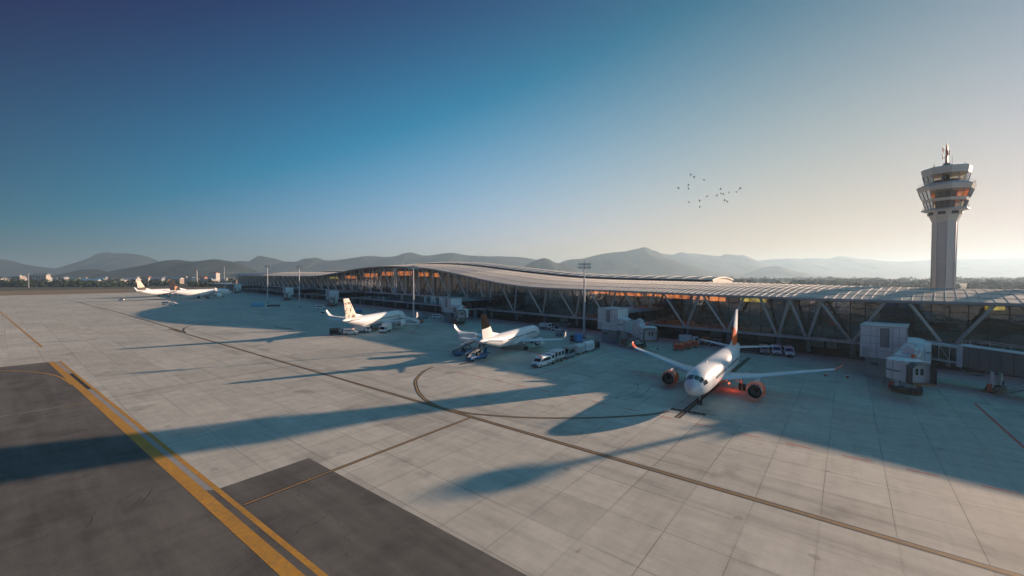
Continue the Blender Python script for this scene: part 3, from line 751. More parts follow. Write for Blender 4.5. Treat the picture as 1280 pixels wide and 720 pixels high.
def mull(parent, va, da, vb_, db, per=3, w=0.14):
    mb = MB()
    for k in range(8):
        a0, a1 = 2*math.pi*k/8, 2*math.pi*(k+1)/8
        for j in range(per):
            f = j / per
            P = lambda d, h: lerp(Vector((math.cos(a0), math.sin(a0), 0)), Vector((math.cos(a1), math.sin(a1), 0)), f) * (d / 2 * pxm / math.cos(math.pi/8) + 0.05) + Vector((0, 0, h))
            mb.beam(P(da, hv(va)), P(db, hv(vb_)), w, w)
    mb.build('mullions', M_GREY, parent)
w1 = ring_glass('lower_window_band', 261.7, 46, 252.5, 53.5, M_TG); mull(w1, 261.7, 46, 252.5, 53.5)
mb = MB(); oct_(mb, [(hv(252.5), 54), (hv(249), 57), (hv(249), 53), (hv(252.5), 50)], caps=False); mb.build('spandrel', M_TWR, TW)
w2 = ring_glass('upper_window_band', 249, 56.5, 239, 65.5, M_TG); mull(w2, 249, 56.5, 239, 65.5)
mb = MB(); oct_(mb, [(hv(239), 66), (hv(233.5), 71.5), (hv(229.5), 51)]); oct_(mb, [(hv(261.6), 44), (hv(261.2), 44)]); mb.build('parapet', M_TWR, TW)
mb = MB(); rr = 70.5 / 2 * pxm
for k in range(32):
    a = 2 * math.pi * k / 32; mb.tube([(rr*math.cos(a), rr*math.sin(a), hv(233.6)), (rr*math.cos(a), rr*math.sin(a), hv(233.6) + 1.0)], 0.03, 5)
mb.tube([(rr*math.cos(2*math.pi*k/32), rr*math.sin(2*math.pi*k/32), hv(233.6) + 1.0) for k in range(33)], 0.035, 5, False)
mb.build('roof_railing', M_GREY, TW)
w3 = ring_glass('cab_window_band', 229.5, 50.5, 219, 56.5, M_TG); mull(w3, 229.5, 50.5, 219, 56.5, 2)
mb = MB(); oct_(mb, [(hv(219), 57.5), (hv(211.5), 61), (hv(210), 55)]); mb.build('cab_roof', M_TWR, TW)
mb = MB(); mb.lathe([(hv(261.5), 2.2), (hv(239.2), 2.4)], n=12); mb.build('core', mat('tower core', (0.3, 0.25, 0.2), 0.7), TW)
mb = MB(); mb.lathe([(hv(229.4), 1.9), (hv(226), 3.4), (hv(225.6), 3.4), (hv(225.5), 0.8), (hv(219.1), 0.8)], n=12); mb.build('cab_console', M_DGREY, TW)
# amber roller blinds on the sunny side
mB = bpy.data.materials.new('amber blind'); mB.use_nodes = True; nt = mB.node_tree; nt.nodes.clear()
o_ = nt.nodes.new('ShaderNodeOutputMaterial'); t_ = nt.nodes.new('ShaderNodeBsdfTranslucent'); d_ = nt.nodes.new('ShaderNodeBsdfDiffuse'); x_ = nt.nodes.new('ShaderNodeMixShader')
tc_ = nt.nodes.new('ShaderNodeTexCoord'); ck = noise(nt, tc_.outputs['Object'], 0.35, 2, 0.5); cc = mixc(nt, ramp(nt, ck, [(0.42, 0), (0.58, 1)]), (0.75, 0.2, 0.03), (0.85, 0.42, 0.16))
nt.links.new(cc, t_.inputs[0]); nt.links.new(cc, d_.inputs[0]); x_.inputs[0].default_value = 0.4
nt.links.new(t_.outputs[0], x_.inputs[1]); nt.links.new(d_.outputs[0], x_.inputs[2]); nt.links.new(x_.outputs[0], o_.inputs[0])
for va, da, vb_, db in ((249, 54, 239, 63), (260.5, 44.5, 252.5, 51)):
    mb = MB()
    for k in range(8):
        mid = 2*math.pi*(k+.5)/8 + R(11)
        if math.cos(mid - math.atan2(SUN_DIR.y, SUN_DIR.x)) < 0.1: continue
        if va > 250 and k % 2: continue
        q = lambda a, d, v: Vector((math.cos(a), math.sin(a), 0)) * (d / 2 * pxm / math.cos(math.pi/8)) + Vector((0, 0, hv(v)))
        a0, a1 = 2*math.pi*(k+.04)/8, 2*math.pi*(k+.96)/8
        mb.quad(q(a0, da, va), q(a1, da, va), q(a1, db, vb_), q(a0, db, vb_))
    mb.build('blind', mB, TW)
mb = MB(); mb.lathe([(hv(210.2), 1.6), (hv(207), 1.5), (hv(206.8), 0.9), (hv(204), 0.8)], n=10); mb.build('mast_base', M_BLUEG, TW)
MR = mat('red and white mast', (0.42, 0.07, 0.04), 0.5)
mb = MB(); mb.tube([(0, 0, hv(204)), (0, 0, hv(186)), (0, 0, hv(179))], [0.34, 0.26, 0.06], 8)
for v, l in ((200, 1.3), (196.5, 1.0), (192, 1.2), (189, .8), (187, 1.0)):
    a = rnd.uniform(0, 6.28); mb.beam((0, 0, hv(v)), (l * math.cos(a), l * math.sin(a), hv(v)), 0.14, 0.14)
    mb.tube([(l * math.cos(a), l * math.sin(a), hv(v) - .5), (l * math.cos(a), l * math.sin(a), hv(v) + 1.2)], 0.09, 6)
mb.build('antenna_mast', MR, TW)
for k in range(7):
    a = 2 * math.pi * k / 7 + .4; r = 50 / 2 * pxm; hh = (1.0, 2.6, 0.9, 1.4, 3.0, 1.0, 1.8)[k]
    mb = MB(); mb.tube([(r*math.cos(a), r*math.sin(a), hv(211)), (r*math.cos(a), r*math.sin(a), hv(211) + hh)], [0.06, 0.03], 5)
    mb.lathe([(hv(211) - .05, .25), (hv(211) + .5, .2)], (r*math.cos(a), r*math.sin(a), 0), n=8); mb.build('aerial', M_DGREY, TW)

# ------------------------------------------------------------------ buildings just outside the frame whose shadows cross the apron
S2 = Vector((math.sin(SUN_AZ), math.cos(SUN_AZ), 0)); P2 = Vector((math.cos(SUN_AZ), -math.sin(SUN_AZ), 0))
tanE = math.tan(SUN_EL)
def on_sun(u, v, k): q = at(u, v) + S2 * k; return q, k * tanE
q, h = on_sun(690, 534, 240)
HL = thing('terminal_hall', (q.x, q.y, 0), math.atan2(S2.y, S2.x), 'tall hall with a curved roof beside the terminal', 'building')
mb = MB(); prof = [(-0.8, 0), (-0.8, h * .72), (-0.6, h * .84), (-0.1, h * .94), (0.7, h), (1.8, h * .99), (3.2, h * .95), (6, h * .86), (8.5, h * .77), (10.6, h * .68), (10.6, 0)]
mb.prism(prof, 'x', 0, 30); mb.build('wall', M_OFFW, HL)
for k in range(6):
    mb = MB(); mb.box((4 + k * 4.6, -0.9 - 9.72 * 0, h * .4), (3.2, 0.25, h * .5)); mb.build('window', M_DGLASS, HL)
q, h = on_sun(620, 601, 152)
RD = thing('radar_tower', (q.x, q.y, 0), math.atan2(S2.y, S2.x), 'radar tower with a lattice mast beside the terminal', 'tower')
hb = h - 6.2
mb = MB(); mb.box((0, -0.3, (hb - 1) / 2), (7, 4.2, hb - 1)); mb.box((0, 1.8, hb / 2 - 1.6), (5, 1.6, hb - 3.2)); mb.box((0, -2.6, hb / 2 - 2.2), (5, 1.8, hb - 4.4)); mb.build('shaft', M_OFFW, RD)
mb = MB(); mb.tube([(0, 0, hb - 1), (0, 0, h)], 0.5, 8); mb.build('mast', M_LGREY, RD)
mb = MB(); mb.lathe([(h - 1.5, 0.8), (h - .9, 1.9), (h, 2.3), (h + .8, 1.7), (h + 1.3, .4)], n=14); mb.build('radome', M_OFFW, RD, smooth=True)
mb = MB()
for s in (-1, 1): mb.beam((0, 0, hb - .6), (0, s * 2.6, hb + .2), .4, .4)
mb.build('aerial_arm', M_LGREY, RD)

# ------------------------------------------------------------------ jet bridges
RZ_T = math.atan2(T_N.y, T_N.x)               # local +X points away from the facade, local +Y along it towards the near end
M_CLAD = mat('panel cladding', (0.72, 0.73, 0.73), 0.5, var=0.05, scale=0.7)
M_TUNG = glass_mat('tunnel glass', (0.5, 0.62, 0.6), 0.04, 0.5, 1.6)
def jet_bridge(loc, label, cab, walk=22.0, pier=True, solid=False, rail_stairs=True, face=-.5, split=None, drive=None, group='jet bridges along the terminal'):
    root = thing('jet_bridge', loc, RZ_T, label, 'jet bridge', group)
    zf = 4.3
    if pier:
        mb = MB(); mb.box((0, 0, 1.9), (4.6, 5.4, 3.8)); base = mb.build('pier_base', M_BLUEG, root, bevel=0.04)
        mb = MB(); mb.box((2.33, -1.3, 2.6), (0.08, 1.1, 0.6)); mb.build('vent', M_DGREY, base)
        mb = MB(); mb.box((0, -.2, 6.85), (6.0, 6.4, 6.0)); ph = mb.build('pier_house', M_CLAD, root, bevel=0.05)
        mb = MB(); mb.box((3.03, 0.1, 7.8), (0.1, 1.3, 3.6)); mb.build('louvre_strip', M_GREY, ph)
        mb = MB()
        for z in (5.2, 6.6, 8.0): mb.box((3.015, -.2, z), (0.04, 6.4, 0.05))
        mb.build('panel_joint', M_GREY, ph)
        for y in (-3.38, 2.98):
            mb = MB(); mb.box((3.02, y, 6.85), (0.12, 0.14, 6.0)); mb.build('corner_trim', M_OFFW, ph)
        mb = MB()
        for y in (-1.9, -1.0, 1.2, 2.1): mb.box((3.015, y, 6.85), (0.04, 0.05, 5.9))
        for x in (-1.6, 0, 1.6): mb.box((x, 3.015, 6.85), (0.05, 0.04, 5.9)); mb.box((x, -3.415, 6.85), (0.05, 0.04, 5.9))
        mb.build('vertical_joint', M_GREY, ph)
        mb = MB(); mb.box((3.05, -2.6, 4.9), (0.08, 1.0, 1.9)); mb.build('access_panel', M_LGREY, ph)
        mb = MB(); mb.tube([(2.9, 3.1, 9.8), (2.9, 3.1, 3.9)], 0.07, 6); mb.build('downpipe', M_GREY, ph)
        mb = MB(); mb.box((2.34, 1.3, 1.15), (0.08, 1.0, 2.1)); mb.build('door', M_GREY, base)
        mb = MB(); mb.box((-1, -.2, 9.93), (8.2, 6.7, 0.14)); mb.build('roof', M_LGREY, ph)
        mb = MB(); mb.box((-3 - walk / 2, -.4, 6.6), (walk, 4.0, 3.4)); wk = mb.build('walkway', M_DGLASS, root)
        mb = MB(); mb.prism([(-3.4 + .8, 8.35), (2.6, 8.35), (2.6, 9.2), (-3.4 + .8, 9.55)], 'x', -3.05 - walk, -3.05); mb.build('roof', M_BLUEG, wk)
        mb = MB(); mb.box((-3 - walk / 2, -.4, 4.65), (walk, 4.4, 0.5)); mb.build('floor_beam', M_LGREY, wk)
        for k in range(3):
            mb = MB(); mb.box((-7 - k * 6, -.4, 2.2), (.6, 1.8, 4.4)); mb.build('walkway_column', M_BLUEG, root)
    R0 = Vector((1.6, 4.4, 0)) if pier else Vector((-2.2, .6, 0))
    C0 = Vector((cab[0], cab[1], 0)); d = (C0 - R0); Lt = d.length; d.normalize(); n_ = Vector((-d.y, d.x, 0))
    zc = 3.3
    mb = MB(); mb.lathe([(4.0, 1.9), (7.3, 1.9), (7.5, 1.3)], (R0.x, R0.y, 0), n=20); rt = mb.build('rotunda', M_CLAD, root, smooth=True)
    mb = MB(); mb.lathe([(5.55, 1.94), (5.85, 1.94)], (R0.x, R0.y, 0), n=20); mb.build('band', M_GREY, rt)
    mb = MB(); mb.tube([(R0.x, R0.y, 0), (R0.x, R0.y, 4.0)], 0.42, 12); mb.lathe([(0, 1.1), (.25, 1.1)], (R0.x, R0.y, 0), n=14); mb.build('rotunda_column', M_LGREY, root)
    def P(s, y, z): return R0 + d * s + n_ * y + Vector((0, 0, z))
    def zt(s): return lerp(zf, zc, s / Lt)
    i0, i1 = 1.7, split or Lt * 0.62; o0, o1 = i1 - 0.3, Lt - 1.6
    # inner glazed section: chords, posts, diagonals, glass
    mb = MB(); w = 1.25
    for y in (-w, w):
        for z, h in ((0.05, .35), (2.75, .3)): mb.beam(P(i0, y, zt(i0) + z), P(i1, y, zt(i1) + z), .22, h)
    mb.hexa([P(i0, -w, zt(i0) - .15), P(i1, -w, zt(i1) - .15), P(i1, w, zt(i1) - .15), P(i0, w, zt(i0) - .15)], [P(i0, -w, zt(i0) + .02), P(i1, -w, zt(i1) + .02), P(i1, w, zt(i1) + .02), P(i0, w, zt(i0) + .02)])
    mb.hexa([P(i0, -w - .1, zt(i0) + 2.9), P(i1, -w - .1, zt(i1) + 2.9), P(i1, w + .1, zt(i1) + 2.9), P(i0, w + .1, zt(i0) + 2.9)], [P(i0, -w - .1, zt(i0) + 3.02), P(i1, -w - .1, zt(i1) + 3.02), P(i1, w + .1, zt(i1) + 3.02), P(i0, w + .1, zt(i0) + 3.02)])
    for y in (-w - .02, w + .02): mb.beam(P(i0 + .3, y, zt(i0) + 1.4), P(i0 - .5, y, zt(i0) + 1.4), 0.15, 2.9)
    inner = mb.build('inner_tunnel', M_OFFW, root)
    mb = MB(); k = max(4, int((i1 - i0) / 1.6))
    for y in (-w, w):
        for j in range(k + 1):
            s = lerp(i0, i1, j / k); mb.beam(P(s, y * 1.01, zt(s) + .1), P(s, y * 1.01, zt(s) + 2.8), .09)
            if solid and j < k and j % 2 == 0: s2 = lerp(i0, i1, (j + 1) / k); mb.beam(P(s, y * 1.01, zt(s) + 2.7), P(s2, y * 1.01, zt(s2) + .2), .07)
    mb.build('lattice', M_OFFW, inner)
    for y in (-w, w):
        mb = MB(); mb.quad(P(i0, y * .97, zt(i0) + .2), P(i1, y * .97, zt(i1) + .2), P(i1, y * .97, zt(i1) + 2.65), P(i0, y * .97, zt(i0) + 2.65)); mb.build('glass_side', M_TUNG, inner)
    # outer telescoping section
    w = 1.5; mb = MB()
    mb.hexa([P(o0, -w, zt(o0) - .4), P(o1, -w, zt(o1) - .4), P(o1, w, zt(o1) - .4), P(o0, w, zt(o0) - .4)], [P(o0, -w, zt(o0) + 3.1), P(o1, -w, zt(o1) + 3.1), P(o1, w, zt(o1) + 3.1), P(o0, w, zt(o0) + 3.1)])
    outer = mb.build('outer_tunnel', mat('tunnel grey', (.12, .125, .14), .6, var=.1) if solid else M_CLAD, root, bevel=.03)
    if solid:
        mb = MB(); mb.beam(P(o0, 0, zt(o0) + 3.16), P(o1, 0, zt(o1) + 3.16), 2.6, .1)
        for y in (-1.2, 1.2):
            for j in range(12): s = lerp(o0 + .4, o1 - .4, j / 11); mb.tube([P(s, y, zt(s) + 3.2), P(s, y, zt(s) + 4.1)], .035, 5)
            mb.tube([P(o0 + .4, y, zt(o0) + 4.1), P(o1 - .4, y, zt(o1) + 4.1)], .035, 5)
        mb.build('roof_walkway', M_OFFW, outer)
    mb = MB(); k = max(2, int((o1 - o0) / 1.3))
    for j in range(k + 1):
        s = lerp(o0 + .1, o1 - .1, j / k)
        for y in (-w, w): mb.beam(P(s, y * 1.01, zt(s) - .35), P(s, y * 1.01, zt(s) + 3.05), .1)
    mb.build('rib', M_DGREY if solid else M_LGREY, outer)
    mb = MB()
    for y in (-w, w): mb.beam(P(o0 - .1, y * 1.02, zt(o0) + 1.3), P(o0 + .65, y * 1.02, zt(o0) + 1.3), .12, 3.7)
    mb.beam(P(o0 + .25, -w, zt(o0) + 3.2), P(o0 + .25, w, zt(o0) + 3.2), .7, .16); mb.build('end_frame', M_OFFW, outer)
    mb = MB()
    for j in range(9):
        a = math.pi * j / 8
    mb.tube([P(o0 + 1.2 - 1.9 * math.cos(math.pi * j / 10), 0.6, zt(o0) - .4 - 1.5 * math.sin(math.pi * j / 10)) for j in range(11)], .14, 8); mb.build('cable_loop', M_GREY, root, smooth=True)
    # cab
    A = math.atan2(d.y, d.x) ; Mc = Matrix.Translation(C0) @ Matrix.Rotation(A + face, 4, 'Z')
    mb = MB(); prof = []
    for j in range(15):
        a = -2.5 + 5.0 * j / 14
        prof.append((2.1 * math.cos(a + 1.2) * 1.0, 2.1 * math.sin(a + 1.2)))
    mb.lathe([(zc - .3, 2.15), (zc + 2.75, 2.15), (zc + 2.95, 1.7)], (C0.x, C0.y, 0), n=22); cb = mb.build('cab', M_CLAD, root, smooth=True)
    mb = MB(); mb.lathe([(zc + 1.0, 2.19), (zc + 1.25, 2.19)], (C0.x, C0.y, 0), n=22); mb.build('band', M_GREY, cb)
    mb = MB()
    for a in (-1.3, -.75, -.2, .35, .9): mb.box((2.17 * math.cos(a), 2.17 * math.sin(a), zc + 1.25), (.1, .1, 3.0), Mc)
    mb.build('panel_rib', M_LGREY, cb)
    mb = MB(); mb.prism([(-1.7, zc - .35), (1.7, zc - .35), (1.7, zc + 2.9), (-1.7, zc + 2.9)], 'x', 1.6, 2.6)
    for v in mb.bm.verts: v.co = Mc @ v.co
    mb.build('door_frame', M_OFFW, cb)
    mb = MB(); mb.box((2.63, .15, zc + 1.05), (.06, 1.4, 2.2), Mc); dr = mb.build('door', M_OFFW, cb)
    for e in (-.2, .5):
        mb = MB(); mb.box((2.67, e, zc + 1.35), (.03, .42, 1.0), Mc); mb.build('door_window', M_DGLASS, dr)
    mb = MB(); secs = []
    for j in range(5):
        x = 2.55 + .32 * j; g_ = 1.65 + .12 * (j % 2) ; top = zc + 2.9 - .06 * j
        ring = [(x, -g_, zc - .3), (x, -g_, top - .5), (x, -g_ * .6, top), (x, g_ * .6, top), (x, g_, top - .5), (x, g_, zc - .3)]
        secs.append([Mc @ Vector(p) for p in ring])
    mb.loft(secs, caps=False, closed=False); mb.build('bellows_canopy', M_DGREY, cb)
    mb = MB(); mb.box((3.2, 0, zc - .38), (1.6, 3.3, .14), Mc); mb.build('cab_floor', M_WOOD, cb)
    # roof plant
    mb = MB(); mb.box(P(Lt - 3.6, 0.1, zt(Lt) + 3.75), (1.7, 1.5, 1.2)); mb.lathe([(0, .5), (.35, .5)], P(Lt - 3.6, .1, zt(Lt) + 4.35), n=12); mb.build('air_conditioner', M_OFFW, root, bevel=.06)
    mb = MB(); mb.box(P(Lt - 1.4, .9, zt(Lt) + 3.3), (1.1, .5, .45)); mb.build('orange_equipment_box', M_ORANGE, root)
    mb = MB()
    for j in range(7):
        s = Lt - 4.4 + j * .8
        for y in (-1.35, 1.35): mb.tube([P(s, y, zt(s) + 2.95), P(s, y, zt(s) + 3.95)], .03, 5)
    for y in (-1.35, 1.35):
        for z in (3.45, 3.95): mb.tube([P(Lt - 4.4, y, zt(Lt) + z), P(Lt + .4, y, zt(Lt) + z)], .03, 5)
    mb.build('roof_railing', M_LGREY, root)
    mb = MB()
    for e in (-.5, .2): mb.tube([P(i0 + .5, e, zt(i0) + 3.1), P(Lt - 2, e, zt(Lt) + 3.2)], .06, 6)
    mb.build('roof_conduit', M_GREY, root)
    mb = MB(); mb.box(P(Lt - 4.2, -w - .3, zt(Lt) + 1.0), (.5, .5, .9)); mb.build('junction_box', M_OFFW, root)
    # drive column and wheels under the outer section
    sw = drive or Lt - 3.4; mb = MB()
    for y in (-1.25, 1.25): mb.tube([P(sw, y, .9), P(sw, y, zt(sw) - .3)], .26, 10)
    mb.build('lift_column', M_OFFW, root, smooth=True)
    mb = MB(); mb.beam(P(sw, -1.9, .75), P(sw, 1.9, .75), 1.1, .45); mb.box(P(sw, 1.5, 1.35), (.7, .7, .9)); mb.build('drive_bogie', M_DGREY, root)
    for y in (-1.1, -.55, .55, 1.1):
        mb = MB(); q = P(sw, y, .55); e = n_ * .17; mb.tube([q - e, q + e], .55, 16); mb.build('wheel', M_BLACK, root, smooth=True)
    mb = MB(); mb.beam(P(sw, -1.9, .34), P(sw, 1.9, .34), 1.9, .14); mb.build('safety_hoop', M_WOOD, root)
    mb = MB(); mb.box(P(sw, -1.95, 1.0), (.6, .6, 1.1)); mb.build('red_control_box', M_REDP, root)
    if rail_stairs:
        mb = MB(); sa = drive + 7.5 if drive else Lt - 1.2; q0, q1 = P(sa, -1.9, zt(sa) - .2), P(sa - 6.2, -3.2, 0.1)
        for e in (-.42, .42): mb.beam(q0 + n_ * e, q1 + n_ * e, .07, .25)
        for j in range(13): q = lerp(q0, q1, (j + .5) / 13); mb.beam(q - n_ * .42, q + n_ * .42, .26, .05)
        st = mb.build('service_stairs', M_GREY, root)
        mb = MB()
        for e in (-.45, .45):
            for z in (.55, 1.05): mb.tube([q0 + n_ * e + Vector((0, 0, z)), q1 + n_ * e + Vector((0, 0, z))], .025, 5)
            for j in range(5): q = lerp(q0, q1, j / 4) + n_ * e; mb.tube([q, q + Vector((0, 0, 1.05))], .025, 5)
        mb.build('handrail', M_GREY, st)
    return root
def crate(loc, rz, label):
    c = thing('ballast_crate', loc, rz, label, 'crate', 'orange crates at the bridge columns')
    mb = MB(); mb.box((0, 0, .95), (1.5, 1.5, 1.7)); mb.build('box', M_WOOD, c, bevel=.03)
    mb = MB()
    for x in (-.6, .6): mb.box((x, 0, .05), (.14, 1.5, .1))
    mb.build('skid', M_DGREY, c); return c
p1 = tm(-93.6, 22.7)
jet_bridge(p1, 'jet bridge nearest the camera, its cab beside the orange jet wingtip', (16.2, 3.4), walk=22, face=.75)
jet_bridge(tm(-96.5, 21.5), 'jet bridge with a dark ribbed outer tunnel running off the right edge', (13.0, 34), pier=False, solid=True, split=7.6, drive=11.5)
BR = [(767, (5.5, 13.8), 'jet bridge behind the parked orange and white jet right wing'), (565, (5.2, 14.5), 'jet bridge behind the tail of the black finned jet'),
      (416, (4.5, 14.0), 'jet bridge behind the tail of the small jet with the tan patterned fin'), (361, (4.5, 14.0), 'jet bridge between the two distant light masts'),
      (298, (4.0, 12.0), 'farthest jet bridge at the nose of the distant wide jet')]
for u, c_, lab in BR:
    p = on_facade(u, 23.5)
    jet_bridge(p, lab, c_)
    Mx = Matrix.Rotation(RZ_T, 4, 'Z')
    crate(p + Mx @ Vector((3.4, 5.6, 0)), RZ_T, {767: 'orange crate under the bridge beside the lit mast base', 565: 'orange crate under the bridge behind the black finned jet', 416: 'orange crate under the bridge behind the tan patterned fin', 361: 'orange crate under the bridge between two distant masts', 298: 'orange crate under the farthest bridge'}[u])

# ------------------------------------------------------------------ airliners
SX = [0, .25, .8, 1.6, 2.6, 3.6, 5, 7, 24, 27, 30, 33, 35.5, 37.0, 37.55]
SR = [.06, .5, .95, 1.35, 1.66, 1.83, 1.95, 1.98, 1.98, 1.86, 1.52, 1.05, .62, .33, .14]
SZ = [3.2, 3.22, 3.3, 3.42, 3.55, 3.64, 3.7, 3.72, 3.72, 3.83, 4.13, 4.52, 4.82, 4.98, 5.02]
def f_r(s): return max(.05, smooth(s, SX, SR))
def f_z(s): return smooth(s, SX, SZ)
def fus(s, th, off=0.0):                       # th from the top, positive towards port (+y)
    r = f_r(s) + off; return Vector((17.8 - s, r * math.sin(th), f_z(s) + r * 1.03 * math.cos(th)))
def fus_patch(mb, s0, s1, t0, t1, off=.012, ns=4, nt=4):
    g = [[mb.bm.verts.new(fus(lerp(s0, s1, i / ns), lerp(t0, t1, j / nt), off)) for j in range(nt + 1)] for i in range(ns + 1)]
    for i in range(ns):
        for j in range(nt): mb.bm.faces.new((g[i][j], g[i+1][j], g[i+1][j+1], g[i][j+1]))
AF = [(1, 0), (.8, .035), (.55, .062), (.3, .072), (.1, .05), (.02, .022), (0, 0), (.02, -.016), (.1, -.03), (.3, -.042), (.55, -.036), (.8, -.018)]
def foil(le, chord, y, z, tw=0.0):            # horizontal section; le = aft station of the leading edge
    return [Vector((17.8 - le - c * chord, y, z + h * chord - c * chord * tw)) for c, h in AF]
def vfoil(le, chord, z, y0=0.0): return [Vector((17.8 - le - c * chord, y0 + h * chord * 1.1, z)) for c, h in [(1, 0), (.7, .05), (.35, .075), (.1, .05), (0, 0), (.1, -.05), (.35, -.075), (.7, -.05)]]
M_FUSE = mat('white fuselage paint', (0.72, 0.72, 0.72), 0.38, var=0.04, scale=.6, coat=.15)
M_WING = mat('wing grey paint', (0.6, 0.63, 0.66), 0.32, .1, var=.07, scale=.8)
M_FAN = mat('fan blades', (.05, .05, .055), .35, .6, var=.5, scale=6)
def airliner(loc, heading, label, cowl, fin_m, tip_m, belly_m=None, scale=1.0, D=None, detail=True, cat='airliner', group=None):
    D = D or {}
    eng_y, stab, tipz, finz, hw = D.get('eng', 5.75), D.get('stab', 6.2), D.get('tip', 4.6), D.get('fin', 11.8), D.get('half', 17.0); sk = D.get('shark', 1.0)
    root = thing('airliner', loc, math.pi / 2 - heading, label, cat, group, scale)
    mb = MB(); ss = [0, .06, .25, .5, .8, 1.2, 1.6, 2.1, 2.6, 3.1, 3.6, 4.3, 5, 6, 7, 9, 12, 15, 18, 21, 24, 25.5, 27, 28.5, 30, 31.5, 33, 34.3, 35.5, 36.4, 37.0, 37.55]
    mb.loft([[fus(s, 2 * math.pi * j / 28) for j in range(28)] for s in ss])
    body = mb.build('fuselage', M_FUSE, root, smooth=True)
    mb = MB(); mb.loft([[Vector((17.8 - s, w * math.cos(a), z + h * math.sin(a))) for a in [2*math.pi*j/18 for j in range(18)]] for s, w, h, z in ((10.6, .5, .3, 1.95), (12.2, 1.85, .75, 2.25), (15, 2.2, .95, 2.3), (19, 2.2, .95, 2.3), (21.3, 1.6, .55, 2.2), (23, .5, .25, 2.05))])
    mb.build('belly_fairing', belly_m or M_FUSE, body, smooth=True)
    # cockpit panes
    for sgn in (-1, 1):
        for k, (s0, s1, t0, t1) in enumerate(((1.25, 2.05, .05, .50), (1.35, 2.25, .54, .95), (1.75, 2.75, 1.0, 1.34))):
            mb = MB(); fus_patch(mb, s0, s1, sgn * t0, sgn * t1, .015); mb.build('cockpit_window', M_DGLASS, body, smooth=True)
    if detail:
        for sgn in (-1, 1):
            me = None
            for k in range(36):
                s = 6.6 + k * .53
                if abs(s - 14.8) < .35: continue
                if me is None:
                    mb = MB(); fus_patch(mb, 6.6 + .53 * 0 + 1.2, 7.8 + .27, sgn * 1.33, sgn * 1.52, .012, 1, 2); w0 = mb.build('cabin_window', M_DGLASS, body); me = w0; w0.location.x = 1.2 - 0.0
                else:
                    c = me.copy(); COL.objects.link(c); c.location.x = 1.2 - k * .53
        for sgn in (-1, 1):
            for s in (5.0, 28.2):
                mb = MB(); fus_patch(mb, s, s + .85, sgn * 1.15, sgn * 1.95, .01, 2, 4); dd = mb.build('cabin_door', M_FUSE, body, smooth=True)
                mb = MB()
                for a in (s - .03, s + .85): fus_patch(mb, a, a + .045, sgn * 1.15, sgn * 1.95, .016, 1, 4)
                mb.build('door_seam', M_GREY, dd)
    else:
        for sgn in (-1, 1):
            mb = MB(); fus_patch(mb, 6.6, 27, sgn * 1.36, sgn * 1.5, .012, 12, 1); mb.build('window_row', M_GREY, body)
    for sgn, nm in ((1, 'left'), (-1, 'right')):
        mb = MB(); y = sgn
        mb.loft([foil(11.9, 7.3, y * 1.2, 2.45), foil(12.6, 6.6, y * 2.0, 2.55), foil(15.3, 4.1, y * 6.2, 2.95), foil(18.0, 2.9, y * (hw * .66), lerp(2.95, tipz, .5)), foil(20.7, 1.75, y * (hw - .5), tipz)])
        wg = mb.build('wing', M_WING, root, smooth=True)
        mb = MB(); mb.loft([foil(20.72, 1.72, y * (hw - .48), tipz + .01), foil(21.1, 1.5, y * (hw + .1), tipz + .35), foil(21.7, 1.15, y * (hw + .45), tipz + .35 + .75 * sk), foil(22.6, .6, y * (hw + .7), tipz + .35 + 1.85 * sk)]); mb.build('sharklet', tip_m, wg, smooth=True)
        mb = MB(); mb.beam(Vector((17.8 - 16.9, y * 4.1, 2.5)), Vector((17.8 - 20.3, y * 4.1, 2.42)), .35, .45); mb.beam(Vector((17.8 - 18.1, y * 8.7, 2.95)), Vector((17.8 - 20.9, y * 8.7, 2.9)), .3, .38); mb.build('flap_fairing', M_WING, wg)
        # engine
        ex, ez = 17.8 - 10.9, 1.75
        mb = MB(); prof = [(0, 1.0), (-.1, 1.14), (-.5, 1.26), (-1.3, 1.32), (-2.2, 1.26), (-3.0, 1.06), (-3.35, .87)]
        mb.lathe(prof, (ex, y * eng_y, ez), 'x', 28, caps=False); en = mb.build('engine', cowl, root, smooth=True)
        mb = MB(); mb.lathe([(-.16, .93), (-.05, .96), (.02, .99), (0.0, 1.03), (-.03, 1.07)], (ex + .01, y * eng_y, ez), 'x', 28, caps=False); mb.build('intake_lip', M_STEEL, en, smooth=True)
        mb = MB(); mb.lathe([(-.16, .93), (-.9, .9), (-1.0, .3), (-.55, .05)], (ex, y * eng_y, ez), 'x', 28, caps=False); mb.build('fan', M_FAN, en, smooth=True)
        mb = MB(); mb.lathe([(-2.9, .7), (-3.6, .62), (-4.3, .42), (-4.9, .08)], (ex, y * eng_y, ez), 'x', 18); mb.build('exhaust', M_GREY, en, smooth=True)
        mb = MB(); mb.hexa([(ex - .9, y * eng_y - .16, ez + 1.05), (ex - 4.4, y * eng_y - .16, ez + .55), (ex - 4.4, y * eng_y + .16, ez + .55), (ex - .9, y * eng_y + .16, ez + 1.05)],
                           [(ex - 1.6, y * eng_y - .12, ez + 1.42), (ex - 5.6, y * eng_y - .12, 2.8), (ex - 5.6, y * eng_y + .12, 2.8), (ex - 1.6, y * eng_y + .12, ez + 1.42)]); mb.build('pylon', M_WING, en)
        mb = MB(); mb.loft([foil(32.6, 3.3, y * .5, 4.75), foil(33.0, 3.0, y * .9, 4.8), foil(35.7, 1.35, y * stab, 5.4)]); mb.build('tailplane', M_WING, root, smooth=True)
        mb = MB(); mb.tube([(0, y * 3.8, .55), (.1, y * 3.7, 2.4)], .16, 8); mb.beam((0, y * 3.7, 1.1), (.1, y * 2.0, 2.2), .12, .12); gr = mb.build('main_gear', M_LGREY, root)
